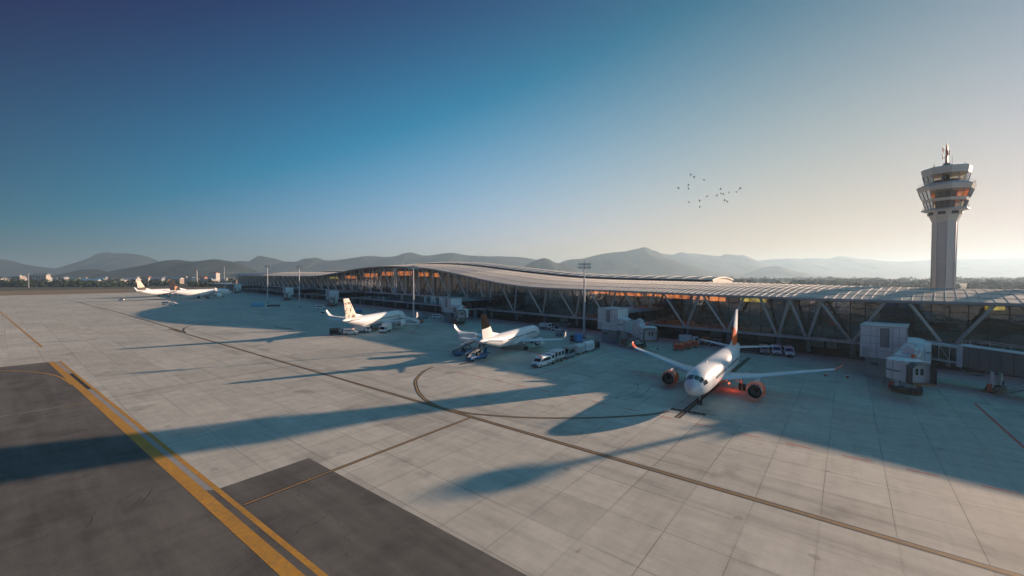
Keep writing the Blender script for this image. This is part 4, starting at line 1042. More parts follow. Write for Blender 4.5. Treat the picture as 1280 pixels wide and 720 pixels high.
        for e in (-.32, .32):
            mb = MB(); mb.lathe([(-.2, .3), (-.2, .5), (-.12, .58), (.12, .58), (.2, .5), (.2, .3)], (0, y * 3.8 + e, .58), 'y', 18); wl_ = mb.build('wheel', M_BLACK, gr, smooth=True)
    mb = MB(); mb.loft([vfoil(26.6, 3.4, 5.35), vfoil(29.6, 6.3, 5.4), vfoil(30.6, 5.5, 6.2), vfoil(34.4, 2.6, finz - .1), vfoil(34.7, 2.2, finz)][1:]); mb.build('fin', fin_m, root, smooth=True)
    mb = MB(); mb.loft([[Vector((17.8 - 26.4, -.05, 5.55)), Vector((17.8 - 26.4, .05, 5.55)), Vector((17.8 - 26.3, 0, 5.6))], [Vector((17.8 - 31.0, -.28, 5.3)), Vector((17.8 - 31.0, .28, 5.3)), Vector((17.8 - 31.0, 0, 6.6))]]); mb.build('fin_fillet', M_FUSE, root)
    mb = MB(); mb.tube([(12.73, 0, .4), (12.73, 0, 2.1)], .1, 8); ng = mb.build('nose_gear', M_LGREY, root)
    for e in (-.22, .22):
        mb = MB(); mb.lathe([(-.12, .2), (-.12, .33), (-.06, .38), (.06, .38), (.12, .33), (.12, .2)], (12.73, e, .38), 'y', 16); mb.build('wheel', M_BLACK, ng, smooth=True)
    mb = MB(); mb.lathe([(0, .09), (.12, .11), (.16, .02)], (12.82, 0, 1.35), 'x', 10); mb.build('taxi_light', M_LAMP, ng)
    mb = MB(); mb.hexa([(8.6, -.03, 5.7), (8.0, -.03, 5.7), (8.0, .03, 5.7), (8.6, .03, 5.7)], [(8.25, -.02, 6.1), (8.0, -.02, 6.1), (8.0, .02, 6.1), (8.25, .02, 6.1)]); mb.build('aerial', M_LGREY, body)
    return root
def fin_split(name, c_lo, c_hi, z0, slope, noise_amt=.3, blur=.05, sc_=.6, sp=.15):
    m, nt, b = node_mat(name); tc = nt.nodes.new('ShaderNodeTexCoord'); sx = nt.nodes.new('ShaderNodeSeparateXYZ'); nt.links.new(tc.outputs['Object'], sx.inputs[0])
    f = mth(nt, 'ADD', mth(nt, 'SUBTRACT', sx.outputs[2], z0), mth(nt, 'MULTIPLY', mth(nt, 'ADD', sx.outputs[0], 15), slope))
    f = mth(nt, 'ADD', f, mth(nt, 'MULTIPLY', mth(nt, 'SUBTRACT', noise(nt, tc.outputs['Object'], sc_, 2, .5), .5), noise_amt * 4))
    c = mixc(nt, ramp(nt, mth(nt, 'ADD', f, .5), [(.5 - blur, 0), (.5 + blur, 1)]), c_lo, c_hi)
    nt.links.new(c, b.inputs['Base Color']); b.inputs['Roughness'].default_value = .7; b.inputs['Specular IOR Level'].default_value = sp; return m
def fin_spots(name, a, b_, s_, lo=.48, hi=.52):
    m, nt, b = node_mat(name); tc = nt.nodes.new('ShaderNodeTexCoord')
    c = mixc(nt, ramp(nt, noise(nt, tc.outputs['Object'], s_, 3, .6), [(lo, 0), (hi, 1)]), a, b_); nt.links.new(c, b.inputs['Base Color']); b.inputs['Roughness'].default_value = .7; b.inputs['Specular IOR Level'].default_value = .15; return m
OR = (0.85, 0.12, 0.02)
TH_A = 0.653; AF_A = Vector((math.sin(TH_A), math.cos(TH_A), 0)); NOSE_A = Vector((25.3, 58.4, 0))
JET_A = airliner(NOSE_A + AF_A * 17.8, TH_A + math.pi, 'white twin engine airliner with orange engine cowls and wingtips, nose towards the camera', M_ORANGE,
         fin_split('white fin with orange foot', OR, (.75, .74, .72), 8.6, -.9, .4), M_ORANGE, mat('orange belly paint', (0.7, .16, .04), .4), D=dict(eng=6.5, stab=7.2, tip=4.6, fin=12.5, half=16.7, shark=.35))
mb = MB(); mb.lathe([(1.02, .03), (1.06, .12), (1.2, .14)], (1.2, 2.0, 0), n=12); mb.build('beacon', emit('red beacon lens', (1.0, .06, .02), 3.0), JET_A, smooth=True)
pl_ = bpy.data.lights.new('beacon_light', 'POINT'); pl_.energy = 17; pl_.color = (1.0, .10, .03); pl_.shadow_soft_size = .14
po_ = bpy.data.objects.new('beacon_light', pl_); COL.objects.link(po_); po_.parent = JET_A; po_.location = (1.2, 2.6, .95)
airliner((.615, 110.03, 0), .466, 'white airliner with a half black tail fin, loaded by two belt loaders at its rear', M_FUSE,
         fin_split('fin half black', (.76, .75, .72), (.018, .016, .016), 8.3, -.12, .0, .03, .6, 0.0), M_FUSE, scale=.9)
airliner((-48.7, 151.8, 0), .262, 'white airliner with a tan and dark patterned fin, parked beside a cluster of service trucks', M_FUSE,
         fin_spots('tan patterned fin', (.16, .12, .1), (.7, .62, .54), .9, .38, .46), M_FUSE, mat('grey belly paint', (.3, .31, .33), .4), scale=1.03, detail=False)
airliner((-267.5, 359.9, 0), .33, 'distant large white airliner with a dark fin bearing a pale orange sweep', M_FUSE,
         fin_spots('dark fin with orange sweep', (.03, .03, .035), (.62, .33, .18), .35, .56, .6), M_FUSE, scale=1.42, detail=False)
pd = at(205, 371)
airliner(pd, .12, 'farthest pale airliner with a cream fin rising behind the dark finned jet', M_FUSE, fin_split('cream fin dark foot', (.1, .08, .07), (.68, .6, .5), 7.2, -.1, .2), M_FUSE,
         mat('cream belly', (.5, .45, .4), .4), scale=1.3, detail=False)

# ------------------------------------------------------------------ light masts
def mast(base, h, label, heads=2):
    r = thing('light_mast', base, rnd.uniform(-.3, .3), label, 'light mast', 'apron floodlight masts')
    mb = MB(); mb.tube([(0, 0, 0), (0, 0, h)], [.42, .17], 14); mb.build('pole', M_LGREY, r, smooth=True)
    mb = MB(); mb.lathe([(0, .7), (.5, .7), (.55, .45)], n=14); mb.build('footing', M_GREY, r)
    for k in range(heads):
        z = h - .5 - 1.0 * k
        mb = MB(); mb.beam((-1.75, 0, z), (1.75, 0, z), .12, .12); mb.beam((0, -1.2, z), (0, 1.2, z), .1, .1); mb.build('crossarm', M_GREY, r)
        for j in range(6):
            x = -1.7 + j * .68; mb = MB(); mb.box((x, -.22, z + .3), (.46, .34, .42)); fl_ = mb.build('floodlight', M_DGREY, r)
            mb = MB(); mb.box((x, -.41, z + .28), (.38, .03, .34)); mb.build('lens', M_LAMP, fl_)
    mb = MB(); mb.tube([(0, 0, h), (0, 0, h + 1.3)], .04, 6); mb.build('lightning_rod', M_GREY, r)
    mb = MB(); mb.box((.45, 0, 1.5), (.35, .5, .9)); mb.build('control_cabinet', M_GREY, r)
for b_, h, lab in [((730, 423), 23.3, 'floodlight mast nearest the camera, behind the baggage truck train'), ((517, 405), 23.6, 'floodlight mast at the nose of the tan finned jet'),
                   ((374.5, 385), 25.5, 'floodlight mast behind the distant bridge, second from the far end'), ((334.8, 379.5), 27, 'floodlight mast beside the small blue container'), ((280.7, 366), 32, 'floodlight mast beyond the tail of the far parked jets')]:
    mast(at(*b_), h, lab)
r = thing('radio_mast', at(36, 359.5), 0, 'thin lone mast standing in the grass at the far left', 'mast')
mb = MB(); mb.tube([(0, 0, 0), (0, 0, 24)], [.55, .3], 8); mb.build('pole', M_LGREY, r)
mb = MB(); mb.box((0, 0, 24.3), (2.4, .8, .8)); mb.build('lamp_head', M_GREY, r)

# ------------------------------------------------------------------ ground vehicles and equipment
def wheels(root, xs, yw, r=.38, w=.26):
    for x in xs:
        for y in (-yw, yw):
            mb = MB(); mb.lathe([(-w/2, r * .55), (-w/2, r * .9), (-w/2 + .04, r), (w/2 - .04, r), (w/2, r * .9), (w/2, r * .55)], (x, y, r), 'y', 16); wh = mb.build('wheel', M_BLACK, root, smooth=True)
            mb = MB(); mb.lathe([(-w/2 - .01, r * .5), (w/2 + .01, r * .5)], (x, y, r), 'y', 10); mb.build('rim', M_LGREY, wh)
def lamps(root, x, y, z, m=None, nm='headlight'):
    for s in (-1, 1):
        mb = MB(); mb.box((x, s * y, z), (.06, .3, .18)); mb.build(nm, m or M_LAMP, root)
def pane(root, pts, nm='window'):
    mb = MB(); mb.face([Vector(p) for p in pts]); o = mb.build(nm, M_DGLASS, root); s = o.modifiers.new('solid', 'SOLIDIFY'); s.thickness = .02; s.offset = 1; return o
def van(loc, rz, label, m=None, L=5.2, Hh=2.3, cat='van', group='service vehicles on the apron'):
    r = thing('service_van', loc, rz, label, cat, group); h = L / 2; W = .95
    pr_ = [(-h, .35), (h, .35), (h + .02, .95), (h - .75, 1.18), (h - 1.45, Hh - .08), (h - 1.75, Hh), (-h + .1, Hh), (-h, Hh - .2)]
    mb = MB(); mb.prism(pr_, 'y', -W, W); mb.build('body', m or M_WHITE, r, bevel=.07)
    k0 = Vector((h - .79, 0, 1.27)); k1 = Vector((h - 1.41, 0, Hh - .18)); nn = Vector((.82, 0, .57)) * .02
    pane(r, [k0 + Vector((0, -W + .14, 0)) + nn, k0 + Vector((0, W - .14, 0)) + nn, k1 + Vector((0, W - .16, 0)) + nn, k1 + Vector((0, -W + .16, 0)) + nn], 'windscreen')
    for s in (-1, 1):
        y = s * (W + .012)
        pane(r, [(h - 1.05, y, 1.25), (h - 1.9, y, 1.25), (h - 1.9, y, Hh - .35), (h - 1.55, y, Hh - .35)], 'door_window')
        pane(r, [(h - 2.05, y, 1.25), (-h + .35, y, 1.25), (-h + .35, y, Hh - .35), (h - 2.05, y, Hh - .35)], 'side_window')
    pane(r, [(-h - .012, -W + .2, 1.3), (-h - .012, W - .2, 1.3), (-h - .012, W - .25, Hh - .35), (-h - .012, -W + .25, Hh - .35)], 'rear_window')
    mb = MB(); mb.box((h + .03, 0, .48), (.1, 1.86, .26)); mb.box((-h - .03, 0, .48), (.1, 1.86, .26)); mb.build('bumper', M_DGREY, r)
    mb = MB(); mb.box((h - .02 + .035, 0, .8), (.03, .9, .2)); mb.build('grille', M_DGREY, r)
    lamps(r, h + .02, .72, .84); lamps(r, -h - .01, .8, 1.0, M_REDP, 'tail_light')
    wheels(r, (h - .95, -h + 1.0), W - .1); mb = MB(); mb.box((h - 2.0, 0, Hh + .08), (.3, 1.1, .14)); mb.build('beacon', M_ORANGE, r); return r
def box_truck(loc, rz, label, box_m, L=6.6, Hh=3.0, cab_m=None, windowed=False, lift=0.0, group='service vehicles on the apron'):
    r = thing('box_truck', loc, rz, label, 'truck', group); h = L / 2; W = 1.1
    mb = MB(); mb.prism([(h - 1.7, .5), (h, .5), (h, 1.25), (h - .35, 2.25), (h - .6, 2.32), (h - 1.7, 2.32)], 'y', -W + .05, W - .05); cb = mb.build('cab', cab_m or M_WHITE, r, bevel=.06)
    pane(cb, [(h + .005 - .02, -W + .2, 1.32), (h - .015, W - .2, 1.32), (h - .325, W - .24, 2.18), (h - .325, -W + .24, 2.18)], 'windscreen')
    for s in (-1, 1): pane(cb, [(h - .2, s * (W - .035), 1.35), (h - 1.2, s * (W - .035), 1.35), (h - 1.2, s * (W - .035), 2.1), (h - .48, s * (W - .035), 2.1)], 'door_window')
    mb = MB(); mb.box((0, 0, .62), (L - .3, .9, .25)); mb.build('chassis', M_DGREY, r)
    mb = MB(); mb.box((-.95, 0, .85 + lift + (Hh - .85) / 2), (L - 2.0, 2 * W, Hh - .85)); bx = mb.build('cargo_box', box_m, r, bevel=.05)
    if windowed:
        for s in (-1, 1):
            for k in range(3): pane(bx, [(-h + .6 + k * 1.4, s * (W + .012), 1.5), (-h + 1.6 + k * 1.4, s * (W + .012), 1.5), (-h + 1.6 + k * 1.4, s * (W + .012), 2.4), (-h + .6 + k * 1.4, s * (W + .012), 2.4)], 'side_panel')
    mb = MB()
    for x in (-h + .2, h - 2.3):
        for s in (-1, 1): mb.box((x, s * (W + .01), .85 + lift + (Hh - .85) / 2), (.08, .04, Hh - .9))
    mb.build('corner_post', M_GREY, bx)
    if lift > .3:
        mb = MB()
        for s in (-1, 1):
            mb.beam((-h + .9, s * .8, .8), (h - 2.6, s * .8, .85 + lift), .12, .16); mb.beam((h - 2.6, s * .8, .8), (-h + .9, s * .8, .85 + lift), .12, .16)
        mb.build('scissor_lift', M_LGREY, r)
        mb = MB(); mb.box((h - 1.2, 0, .95 + lift), (1.7, 1.7, .1)); mb.build('platform', M_LGREY, r)
    mb = MB(); mb.box((h + .03, 0, .52), (.12, 2.0, .3)); mb.build('bumper', M_DGREY, r)
    lamps(r, h + .03, .8, .8); wheels(r, (h - .9, -h + 1.3), W - .15, .45, .3); return r
def tug(loc, rz, label, m, group='service vehicles on the apron'):
    r = thing('baggage_tug', loc, rz, label, 'tug', group)
    mb = MB(); mb.prism([(-1.6, .3), (1.6, .3), (1.6, .95), (.5, 1.05), (.45, .7), (-.5, .7), (-.5, 1.0), (-1.6, 1.0)], 'y', -.75, .75); mb.build('body', m, r, bevel=.06)
    mb = MB(); mb.box((-.1, 0, 1.98), (1.5, 1.5, .08)); rf = mb.build('canopy', m, r)
    mb = MB()
    for x in (-.75, .5):
        for y in (-.68, .68): mb.beam((x, y, .95), (x, y, 1.96), .07)
    mb.build('canopy_post', M_DGREY, r)
    pane(r, [(.53, -.62, 1.1), (.53, .62, 1.1), (.5, .62, 1.9), (.5, -.62, 1.9)], 'windscreen')
    mb = MB(); mb.box((-.25, 0, .85), (.5, 1.1, .3)); mb.box((-.5, 0, 1.15), (.14, 1.1, .5)); mb.build('seat', M_BLACK, r); lamps(r, 1.62, .5, .72); wheels(r, (1.05, -1.05), .68, .34); return r
def cart(loc, rz, label, m, round_top=False, L=3.0, Hh=2.0, group='baggage carts on the apron', curtain=None):
    r = thing('baggage_cart', loc, rz, label, 'baggage cart', group); h = L / 2
    mb = MB(); mb.box((0, 0, .5), (L, 1.6, .14)); mb.beam((h, 0, .5), (h + .9, 0, .4), .08); mb.build('deck', M_DGREY, r)
    if round_top: prof = [(.78 * math.cos(a) * 1.02, .6 + (Hh - .6) * (.55 + .45 * math.sin(a))) for a in [math.pi * j / 8 for j in range(9)]] + [(-.8, .58), (.8, .58)]
    else: prof = [(-.78, .58), (.78, .58), (.78, Hh - .12), (.55, Hh), (-.55, Hh), (-.78, Hh - .12)]
    mb = MB(); mb.prism(prof, 'x', -h + .05, h - .05); bx = mb.build('cover', m, r, bevel=.03)
    for s in (-1, 1):
        mb = MB(); mb.box((0, s * .795, 1.2), (L * .8, .03, Hh - 1.15)); mb.build('side_curtain', curtain or M_GREY, bx)
    wheels(r, (h - .5, -h + .5), .68, .24, .16); return r
def belt_loader(loc, rz, label, reach=3.4, m=None):
    r = thing('belt_loader', loc, rz, label, 'belt loader', 'belt loaders'); m = m or M_BLUE
    mb = MB(); mb.prism([(-3.2, .3), (2.6, .3), (2.6, .75), (.8, .85), (-3.2, .95)], 'y', -.95, .95); mb.build('chassis', m, r, bevel=.05)
    mb = MB(); mb.beam((-3.6, .15, .95), (3.9, .15, reach), 1.0, .32); cv = mb.build('conveyor', M_GREY, r)
    mb = MB(); mb.beam((-3.55, .15, 1.14), (3.85, .15, reach + .19), .72, .03); mb.build('belt', M_BLACK, cv)
    mb = MB()
    for s in (-.42, .72): mb.beam((-3.4, s, 1.5), (3.7, s, reach + .55), .06, .06); [mb.beam((lerp(-3.4, 3.7, k / 5), s, lerp(1.0, reach, k / 5)), (lerp(-3.4, 3.7, k / 5), s, lerp(1.5, reach + .55, k / 5)), .05) for k in range(6)]
    mb.build('side_rail', M_OFFW, cv)
    mb = MB(); mb.beam((1.2, .15, .8), (2.2, .15, reach - .6), .16, .16); mb.beam((2.0, .15, .8), (1.3, .15, reach - 1), .12, .12); mb.build('lift_arm', M_LGREY, r)
    mb = MB(); mb.box((-.8, -.75, 1.25), (.6, .5, .6)); mb.box((-1.08, -.75, 1.65), (.12, .5, .5)); mb.build('driver_seat', M_BLACK, r)
    lamps(r, 2.62, .7, .6); wheels(r, (1.8, -2.3), .85, .36); return r
def cone(loc, label, m=None):
    c = thing('safety_cone', loc, 0, label, 'cone', 'safety cones by the wings')
    mb = MB(); mb.box((0, 0, .03), (.5, .5, .06)); mb.build('base', M_BLACK, c)
    mb = MB(); mb.lathe([(.06, .2), (1.0, .05)], n=12); body = mb.build('body', M_REDP, c, smooth=True)
    mb = MB(); mb.lathe([(.42, .149), (.68, .108)], n=12); mb.build('reflective_band', M_WHITE, body)
def airstairs(loc, rz, label, top=3.2, m=None):
    r = thing('airstairs', loc, rz, label, 'airstairs', 'mobile airstairs')
    mb = MB(); mb.prism([(-3.2, .3), (2.8, .3), (2.8, .8), (-3.2, .8)], 'y', -1, 1); mb.build('chassis', m or M_WHITE, r, bevel=.05)
    mb = MB()
    for k in range(14): x = -3.3 + k * .42; mb.box((x, 0, .8 + (k + .5) * (top - .8) / 14), (.44, 1.5, .06))
    for s in (-.8, .8): mb.beam((-3.5, s, .75), (2.5, s, top), .1, .35)
    mb.box((3.2, 0, top), (1.5, 1.7, .1)); st = mb.build('stair_flight', M_LGREY, r)
    for s in (-.82, .82):
        mb = MB(); mb.hexa([(-3.5, s - .02, 1.0), (3.9, s - .02, top + .1), (3.9, s + .02, top + .1), (-3.5, s + .02, 1.0)], [(-3.5, s - .02, 1.9), (3.9, s - .02, top + 1.1), (3.9, s + .02, top + 1.1), (-3.5, s + .02, 1.9)]); mb.build('side_panel', m or M_WHITE, st)
    mb = MB(); mb.beam((1.6, 0, .8), (2.4, 0, top - .1), .3, .3); mb.build('support', M_GREY, r); wheels(r, (1.9, -2.3), .85, .36); return r
def az(deg): return R(90 - deg)               # compass azimuth (from +Y clockwise) to rotation about Z
RUN = 128.9                                   # the train of vehicles runs along the joints towards the camera's right... in degrees
tr_a, tr_b = at(675, 458), at(742, 437); dtr = tr_b - tr_a; AZT = math.degrees(math.atan2(-dtr.x, -dtr.y))
def along(f): return lerp(tr_a, tr_b, f)
van(along(.02), az(AZT), 'white crew van leading the vehicle train past the black finned jet', L=5.0, Hh=2.1)
box_truck(along(.23), az(AZT), 'white service truck with open dark sides just behind the leading van', M_OFFW, L=6.0, Hh=2.6, windowed=True)
van(along(.46), az(AZT), 'dark windowed white van between the service truck and the grey cart', m=M_BLUEG, L=4.4, Hh=2.4)
cart(along(.68), az(AZT), 'boxy grey container cart in the middle of the train', M_OFFW, L=3.6, Hh=2.5, curtain=M_LGREY)
cart(along(.87), az(AZT), 'long white rounded cart near the end of the train', M_WHITE, True, L=4.6, Hh=2.7, curtain=M_OFFW)
cart(along(1.04), az(AZT), 'dark round backed cart at the very end of the train', M_DGREY, True, L=2.4, Hh=2.3, curtain=M_BLACK)
r = thing('ground_power_unit', at(722.5, 427.5), az(60), 'bright blue ground power unit beside the nearest floodlight mast', 'power unit')
mb = MB(); mb.box((0, 0, 1.3), (2.0, 1.7, 2.1)); b_ = mb.build('cabinet', mat('bright blue paint', (.05, .3, .62), .45, var=.12), r, bevel=.05)
mb = MB(); mb.box((1.02, 0, 1.2), (.04, 1.2, 1.2)); mb.build('louvre', M_DGREY, b_); wheels(r, (.7, -.7), .75, .28, .18)
r = thing('equipment_rack', at(715.5, 427), az(60), 'dark wheeled rack standing against the blue power unit', 'rack')
mb = MB(); mb.box((0, 0, 1.0), (1.2, 1.0, 1.7)); mb.build('frame', M_BLACK, r); wheels(r, (.4, -.4), .45, .18, .12)
box_truck(at(683, 411.5), az(120), 'white truck with a tilted load in the dark below the terminal, left of three', M_OFFW, L=5.2, Hh=2.2)
belt_loader(at(692, 412), az(128), 'white belt loader parked in the dark between two trucks under the terminal', 2.6, M_WHITE)
belt_loader(at(700, 414), az(128), 'white belt loader at the right of the row under the terminal slab', 2.6, M_WHITE)
cart(at(699, 420.5), az(110), 'small pale blue cart in front of the white loaders', M_BLUEG, L=2.2, Hh=1.3)
# rear loading of the black finned jet
belt_loader(at(597, 448.5), az(38), 'nearer blue belt loader raised towards the tail of the black finned jet', 3.4)
belt_loader(at(581, 443), az(44), 'second blue belt loader behind the nearer one at the same tail', 3.2)
box_truck(at(588, 439), az(82), 'white high lift catering truck at the tail of the black finned jet', M_WHITE, L=6.4, Hh=3.1, lift=1.7)
r = thing('cargo_pallet', at(607, 441), az(38), 'pale wrapped cargo box held up beside the raised belt', 'cargo box')
mb = MB(); mb.box((0, 0, 2.35), (2.1, 1.6, 1.3)); mb.build('wrapped_load', M_OFFW, r, bevel=.08)
mb = MB(); mb.box((0, 0, 1.62), (2.2, 1.7, .12)); mb.box((0, 0, .8), (.5, .5, 1.5)); mb.box((0, 0, .1), (1.8, 1.4, .16)); mb.build('lift_table', M_BLUE, r)
# cluster by the tan finned jet
cart(at(418.5, 418.8), az(80), 'dark baggage cart at the left end of the tan finned jet cluster', M_DGREY, L=3.0, Hh=2.3, curtain=M_BLACK)
tug(at(430, 417.5), az(80), 'white open tug between the dark cart and the white pickup', M_WHITE)
van(at(439, 418), az(85), 'white pickup van second from the left by the tan finned jet', L=4.6, Hh=1.9)
box_truck(at(453, 416), az(80), 'white truck loading crates under the belly of the tan finned jet', M_OFFW, L=5.6, Hh=2.4)
belt_loader(at(463, 413.5), az(20), 'brown belt loader at the belly of the tan finned jet', 2.6, M_WOOD)
box_truck(at(482, 415.5), az(190), 'tall white box truck parked under the right wing of the tan finned jet', M_WHITE, L=5.2, Hh=3.2)
tug(at(404, 394.5), az(200), 'lone white tug behind the wingtip of the tan finned jet', M_WHITE)
airstairs(at(513, 406.5), az(250), 'white airstairs at the nose of the tan finned jet', 3.2)
airstairs(at(527, 399), az(215), 'blue sided airstairs waiting behind the mast by the tan finned jet', 3.4, M_BLUEG)
cart(at(525, 403.5), az(80), 'low orange cart at the foot of the second mast', M_ORANGE, L=2.8, Hh=1.1, curtain=M_REDP)
cart(at(519, 404.5), az(80), 'low red cart just left of the orange one by the mast', M_REDP, L=2.2, Hh=1.0, curtain=M_REDP)
van(at(547, 398), az(85), 'white van under the terminal left of the black finned jet bridge', L=5.0, Hh=2.0)
van(at(402, 386), az(85), 'white van behind the distant bridge near the patterned fin', L=5.4, Hh=2.3)
cart(at(448, 391.5), az(80), 'blue covered cart behind the fuselage of the tan finned jet', M_BLUE, L=3.6, Hh=1.8, curtain=M_BLUE)
tug(at(470, 392), az(80), 'white tug in the dark behind the tan finned jet', M_WHITE)
tug(at(486, 391.5), az(95), 'white tug with canopy right behind the tan finned jet nose', M_WHITE)
# behind the orange jet
ct = at(848, 438.5)
for k, lab in enumerate(('orange container cart nearest the bridge cab', 'orange container cart second along its row', 'orange container cart at the far end of its row')):
    cart(lerp(ct, at(866, 434.5), k / 2), az(100), lab, M_ORANGE, L=2.5, Hh=1.9, curtain=M_REDP)
box_truck(at(861, 430.5), az(110), 'white truck behind the row of orange container carts', M_OFFW, L=5.4, Hh=2.6)
van(at(881, 430.5), az(220), 'small orange and white van left of the orange jet tailplane', M_WOOD, L=4.4, Hh=1.9)
van(at(895, 432), az(220), 'grey van parked behind the orange jet tailplane', M_GREY, L=4.4, Hh=1.8)
cart(at(936, 440.5), az(130), 'dark loaded cart to the right of the orange jet fin', M_DGREY, L=4.6, Hh=1.7, curtain=M_BLACK)
van(at(955, 441.8), az(206), 'pinkish van parked left of two white vans under the terminal', mat('pinkish paint', (.5, .33, .28), .45), L=4.6, Hh=2.1)
van(at(970, 443), az(206), 'white van in the middle of the three vans under the terminal', L=4.8, Hh=2.2)
van(at(985.5, 444.8), az(206), 'white van at the right end of the three vans under the terminal', L=4.8, Hh=2.2)
for p_, lab in (((1032, 470), 'red cone just beyond the orange jet wingtip'), ((1059.5, 472), 'red cone near the stairs of the nearest bridge'), ((713.5, 430), 'red cone beside the blue power unit'), ((822, 437), 'red cone under the bridge cab behind the wing')):
    cone(at(*p_), lab)
# far stands
tug(at(152, 375.5), az(80), 'distant tug at the far left edge of the terminal shadow', M_WHITE)
van(at(209, 381), az(75), 'distant white van left of two on the far shaded stand', L=5.6, Hh=2.2)
van(at(217, 381.4), az(80), 'distant white van right of two on the far shaded stand', L=5.0, Hh=1.8)
r = thing('cargo_container', at(322, 383), az(80), 'small blue rounded container between far bridges', 'container')
mb = MB(); mb.prism([(-3.4, .3), (3.4, .3), (3.4, 1.6), (2.8, 2.4), (-2.8, 2.4), (-3.4, 1.6)], 'y', -1.2, 1.2); mb.build('shell', mat('sky blue paint', (.1, .4, .62), .4), r, bevel=.1)
mb = MB(); mb.box((0, 0, .2), (6.4, 2.2, .2)); mb.build('base', M_DGREY, r)
cart(at(342, 383.5), az(80), 'low dark trailer at the foot of the far mast', M_DGREY, L=7, Hh=1.4, curtain=M_BLACK)

# ------------------------------------------------------------------ people
def person(loc, rz, label, top_m, leg_spread=.13, arm=.25):
    V = [(0,0,.95),(0,0,1.15),(0,0,1.42),(0,0,1.53),(0,.01,1.68),(0,.01,1.76), (-.17,0,1.42),(-.25,arm*.3,1.15),(-.24,arm,.92),(.17,0,1.42),(.25,-arm*.2,1.15),(.25,.1,.9),
         (-.1,0,.9),(-leg_spread,.12,.5),(-leg_spread,.05,.06),(-leg_spread,.18,.04),(.1,0,.9),(leg_spread,-.05,.5),(leg_spread,-.18,.06),(leg_spread,-.06,.04)]
    E_ = [(0,1),(1,2),(2,3),(3,4),(4,5),(2,6),(6,7),(7,8),(2,9),(9,10),(10,11),(0,12),(12,13),(13,14),(14,15),(0,16),(16,17),(17,18),(18,19)]
    Rd = [.15,.14,.16,.06,.105,.08,.075,.052,.042,.075,.052,.042,.095,.068,.05,.045,.095,.068,.05,.045]
    me = bpy.data.meshes.new('person'); me.from_pydata(V, E_, []); o = bpy.data.objects.new('person', me); COL.objects.link(o)
    o.modifiers.new('skin', 'SKIN'); o.modifiers.new('sub', 'SUBSURF').levels = 1; o.modifiers['sub'].render_levels = 1
    for i, d_ in enumerate(me.skin_vertices[0].data): d_.radius = (Rd[i], Rd[i] * .8); d_.use_root = (i == 0)
    me.materials.append(top_m); o.location = loc; o.rotation_euler = (0, 0, rz)
    tag(o, label, 'person', 'ground crew')
    mb = MB(); mb.lathe([(1.66, .125), (1.76, .12), (1.83, .03)], (0, .01, 0), n=10); mb.build('cap', M_DGREY, o, smooth=True)
    mb = MB(); mb.lathe([(1.0, .19), (1.2, .175), (1.44, .2)], n=12, caps=False); v = mb.build('vest', M_HIVIS, o, smooth=True); v.scale = (1.15, .9, 1)
    return o
M_UNI = mat('work uniform', (.16, .15, .17), .8, var=.15)
person(at(713.5, 427.6), 2.0, 'ground worker in a vest standing beside the blue power unit', M_UNI)
person(at(1104, 470), 1.0, 'ground worker in a vest below the nearest bridge cab', M_UNI)

# ------------------------------------------------------------------ birds
M_BIRD = mat('dark plumage', (.05, .05, .055), .8)
def bird(loc, rz, span, flap, label, tilt):
    mb = MB(); L = span * .42
    mb.loft([[Vector((x, r_ * math.cos(a), r_ * math.sin(a))) for a in [2*math.pi*j/8 for j in range(8)]] for x, r_ in ((L*.55, .006*span), (L*.45, .035*span), (L*.25, .05*span), (0, .075*span), (-L*.3, .06*span), (-L*.55, .025*span), (-L*.6, .01*span))])
    mb.hexa([(-L*.5, -.02*span, -.01), (-L*.95, -.09*span, -.01), (-L*.95, .09*span, -.01), (-L*.5, .02*span, -.01)], [(-L*.5, -.02*span, .01), (-L*.95, -.09*span, .01), (-L*.95, .09*span, .01), (-L*.5, .02*span, .01)])
    for s in (-1, 1):
        def sec(y, z, x0, c): return [Vector((x0, y*s, z)), Vector((x0 - c*.4, y*s, z + .015*span)), Vector((x0 - c, y*s, z)), Vector((x0 - c*.4, y*s, z - .008*span))]
        mb.loft([sec(.03*span, .01, L*.3, .26*span), sec(.22*span, .22*flap*span, L*.36, .22*span), sec(.38*span, .24*flap*span, L*.2, .16*span), sec(.5*span, .17*flap*span, -L*.02, .03*span)])
    o = mb.build('bird', M_BIRD, smooth=True); o.location = loc; o.rotation_euler = (tilt, 0, rz); tag(o, label, 'bird', 'flock of birds in the sky'); return o
BD = [(863.5, 218.5, 'uppermost bird of the flock'), (867.5, 221, 'bird touching the uppermost one of the flock'), (880, 224.5, 'bird alone at the top right of the left group'), (848, 234.8, 'leftmost bird of the flock'), (860.5, 231, 'upper bird of the close pair near the left'), (860.4, 235.8, 'lower bird of the close pair near the left'),
      (861, 252.4, 'lower left bird of the flock'), (874.5, 250.5, 'bird right above the lowest one'), (874.8, 258.3, 'lowest bird of the flock'), (883.8, 245.3, 'bird alone in the middle of the flock'), (900.7, 236.4, 'bird above the tight right cluster'), (896, 244.7, 'left bird of the tight right cluster'),
      (901.2, 242, 'middle bird of the tight right cluster'), (904, 242.4, 'right bird of the tight right cluster'), (911.2, 241, 'bird right of the tight cluster'), (920.5, 239.8, 'small bird next to the rightmost one'), (925, 235.5, 'rightmost bird of the flock'), (905.6, 250.6, 'left bird of the lower right pair'), (909, 252.3, 'right bird of the lower right pair')]
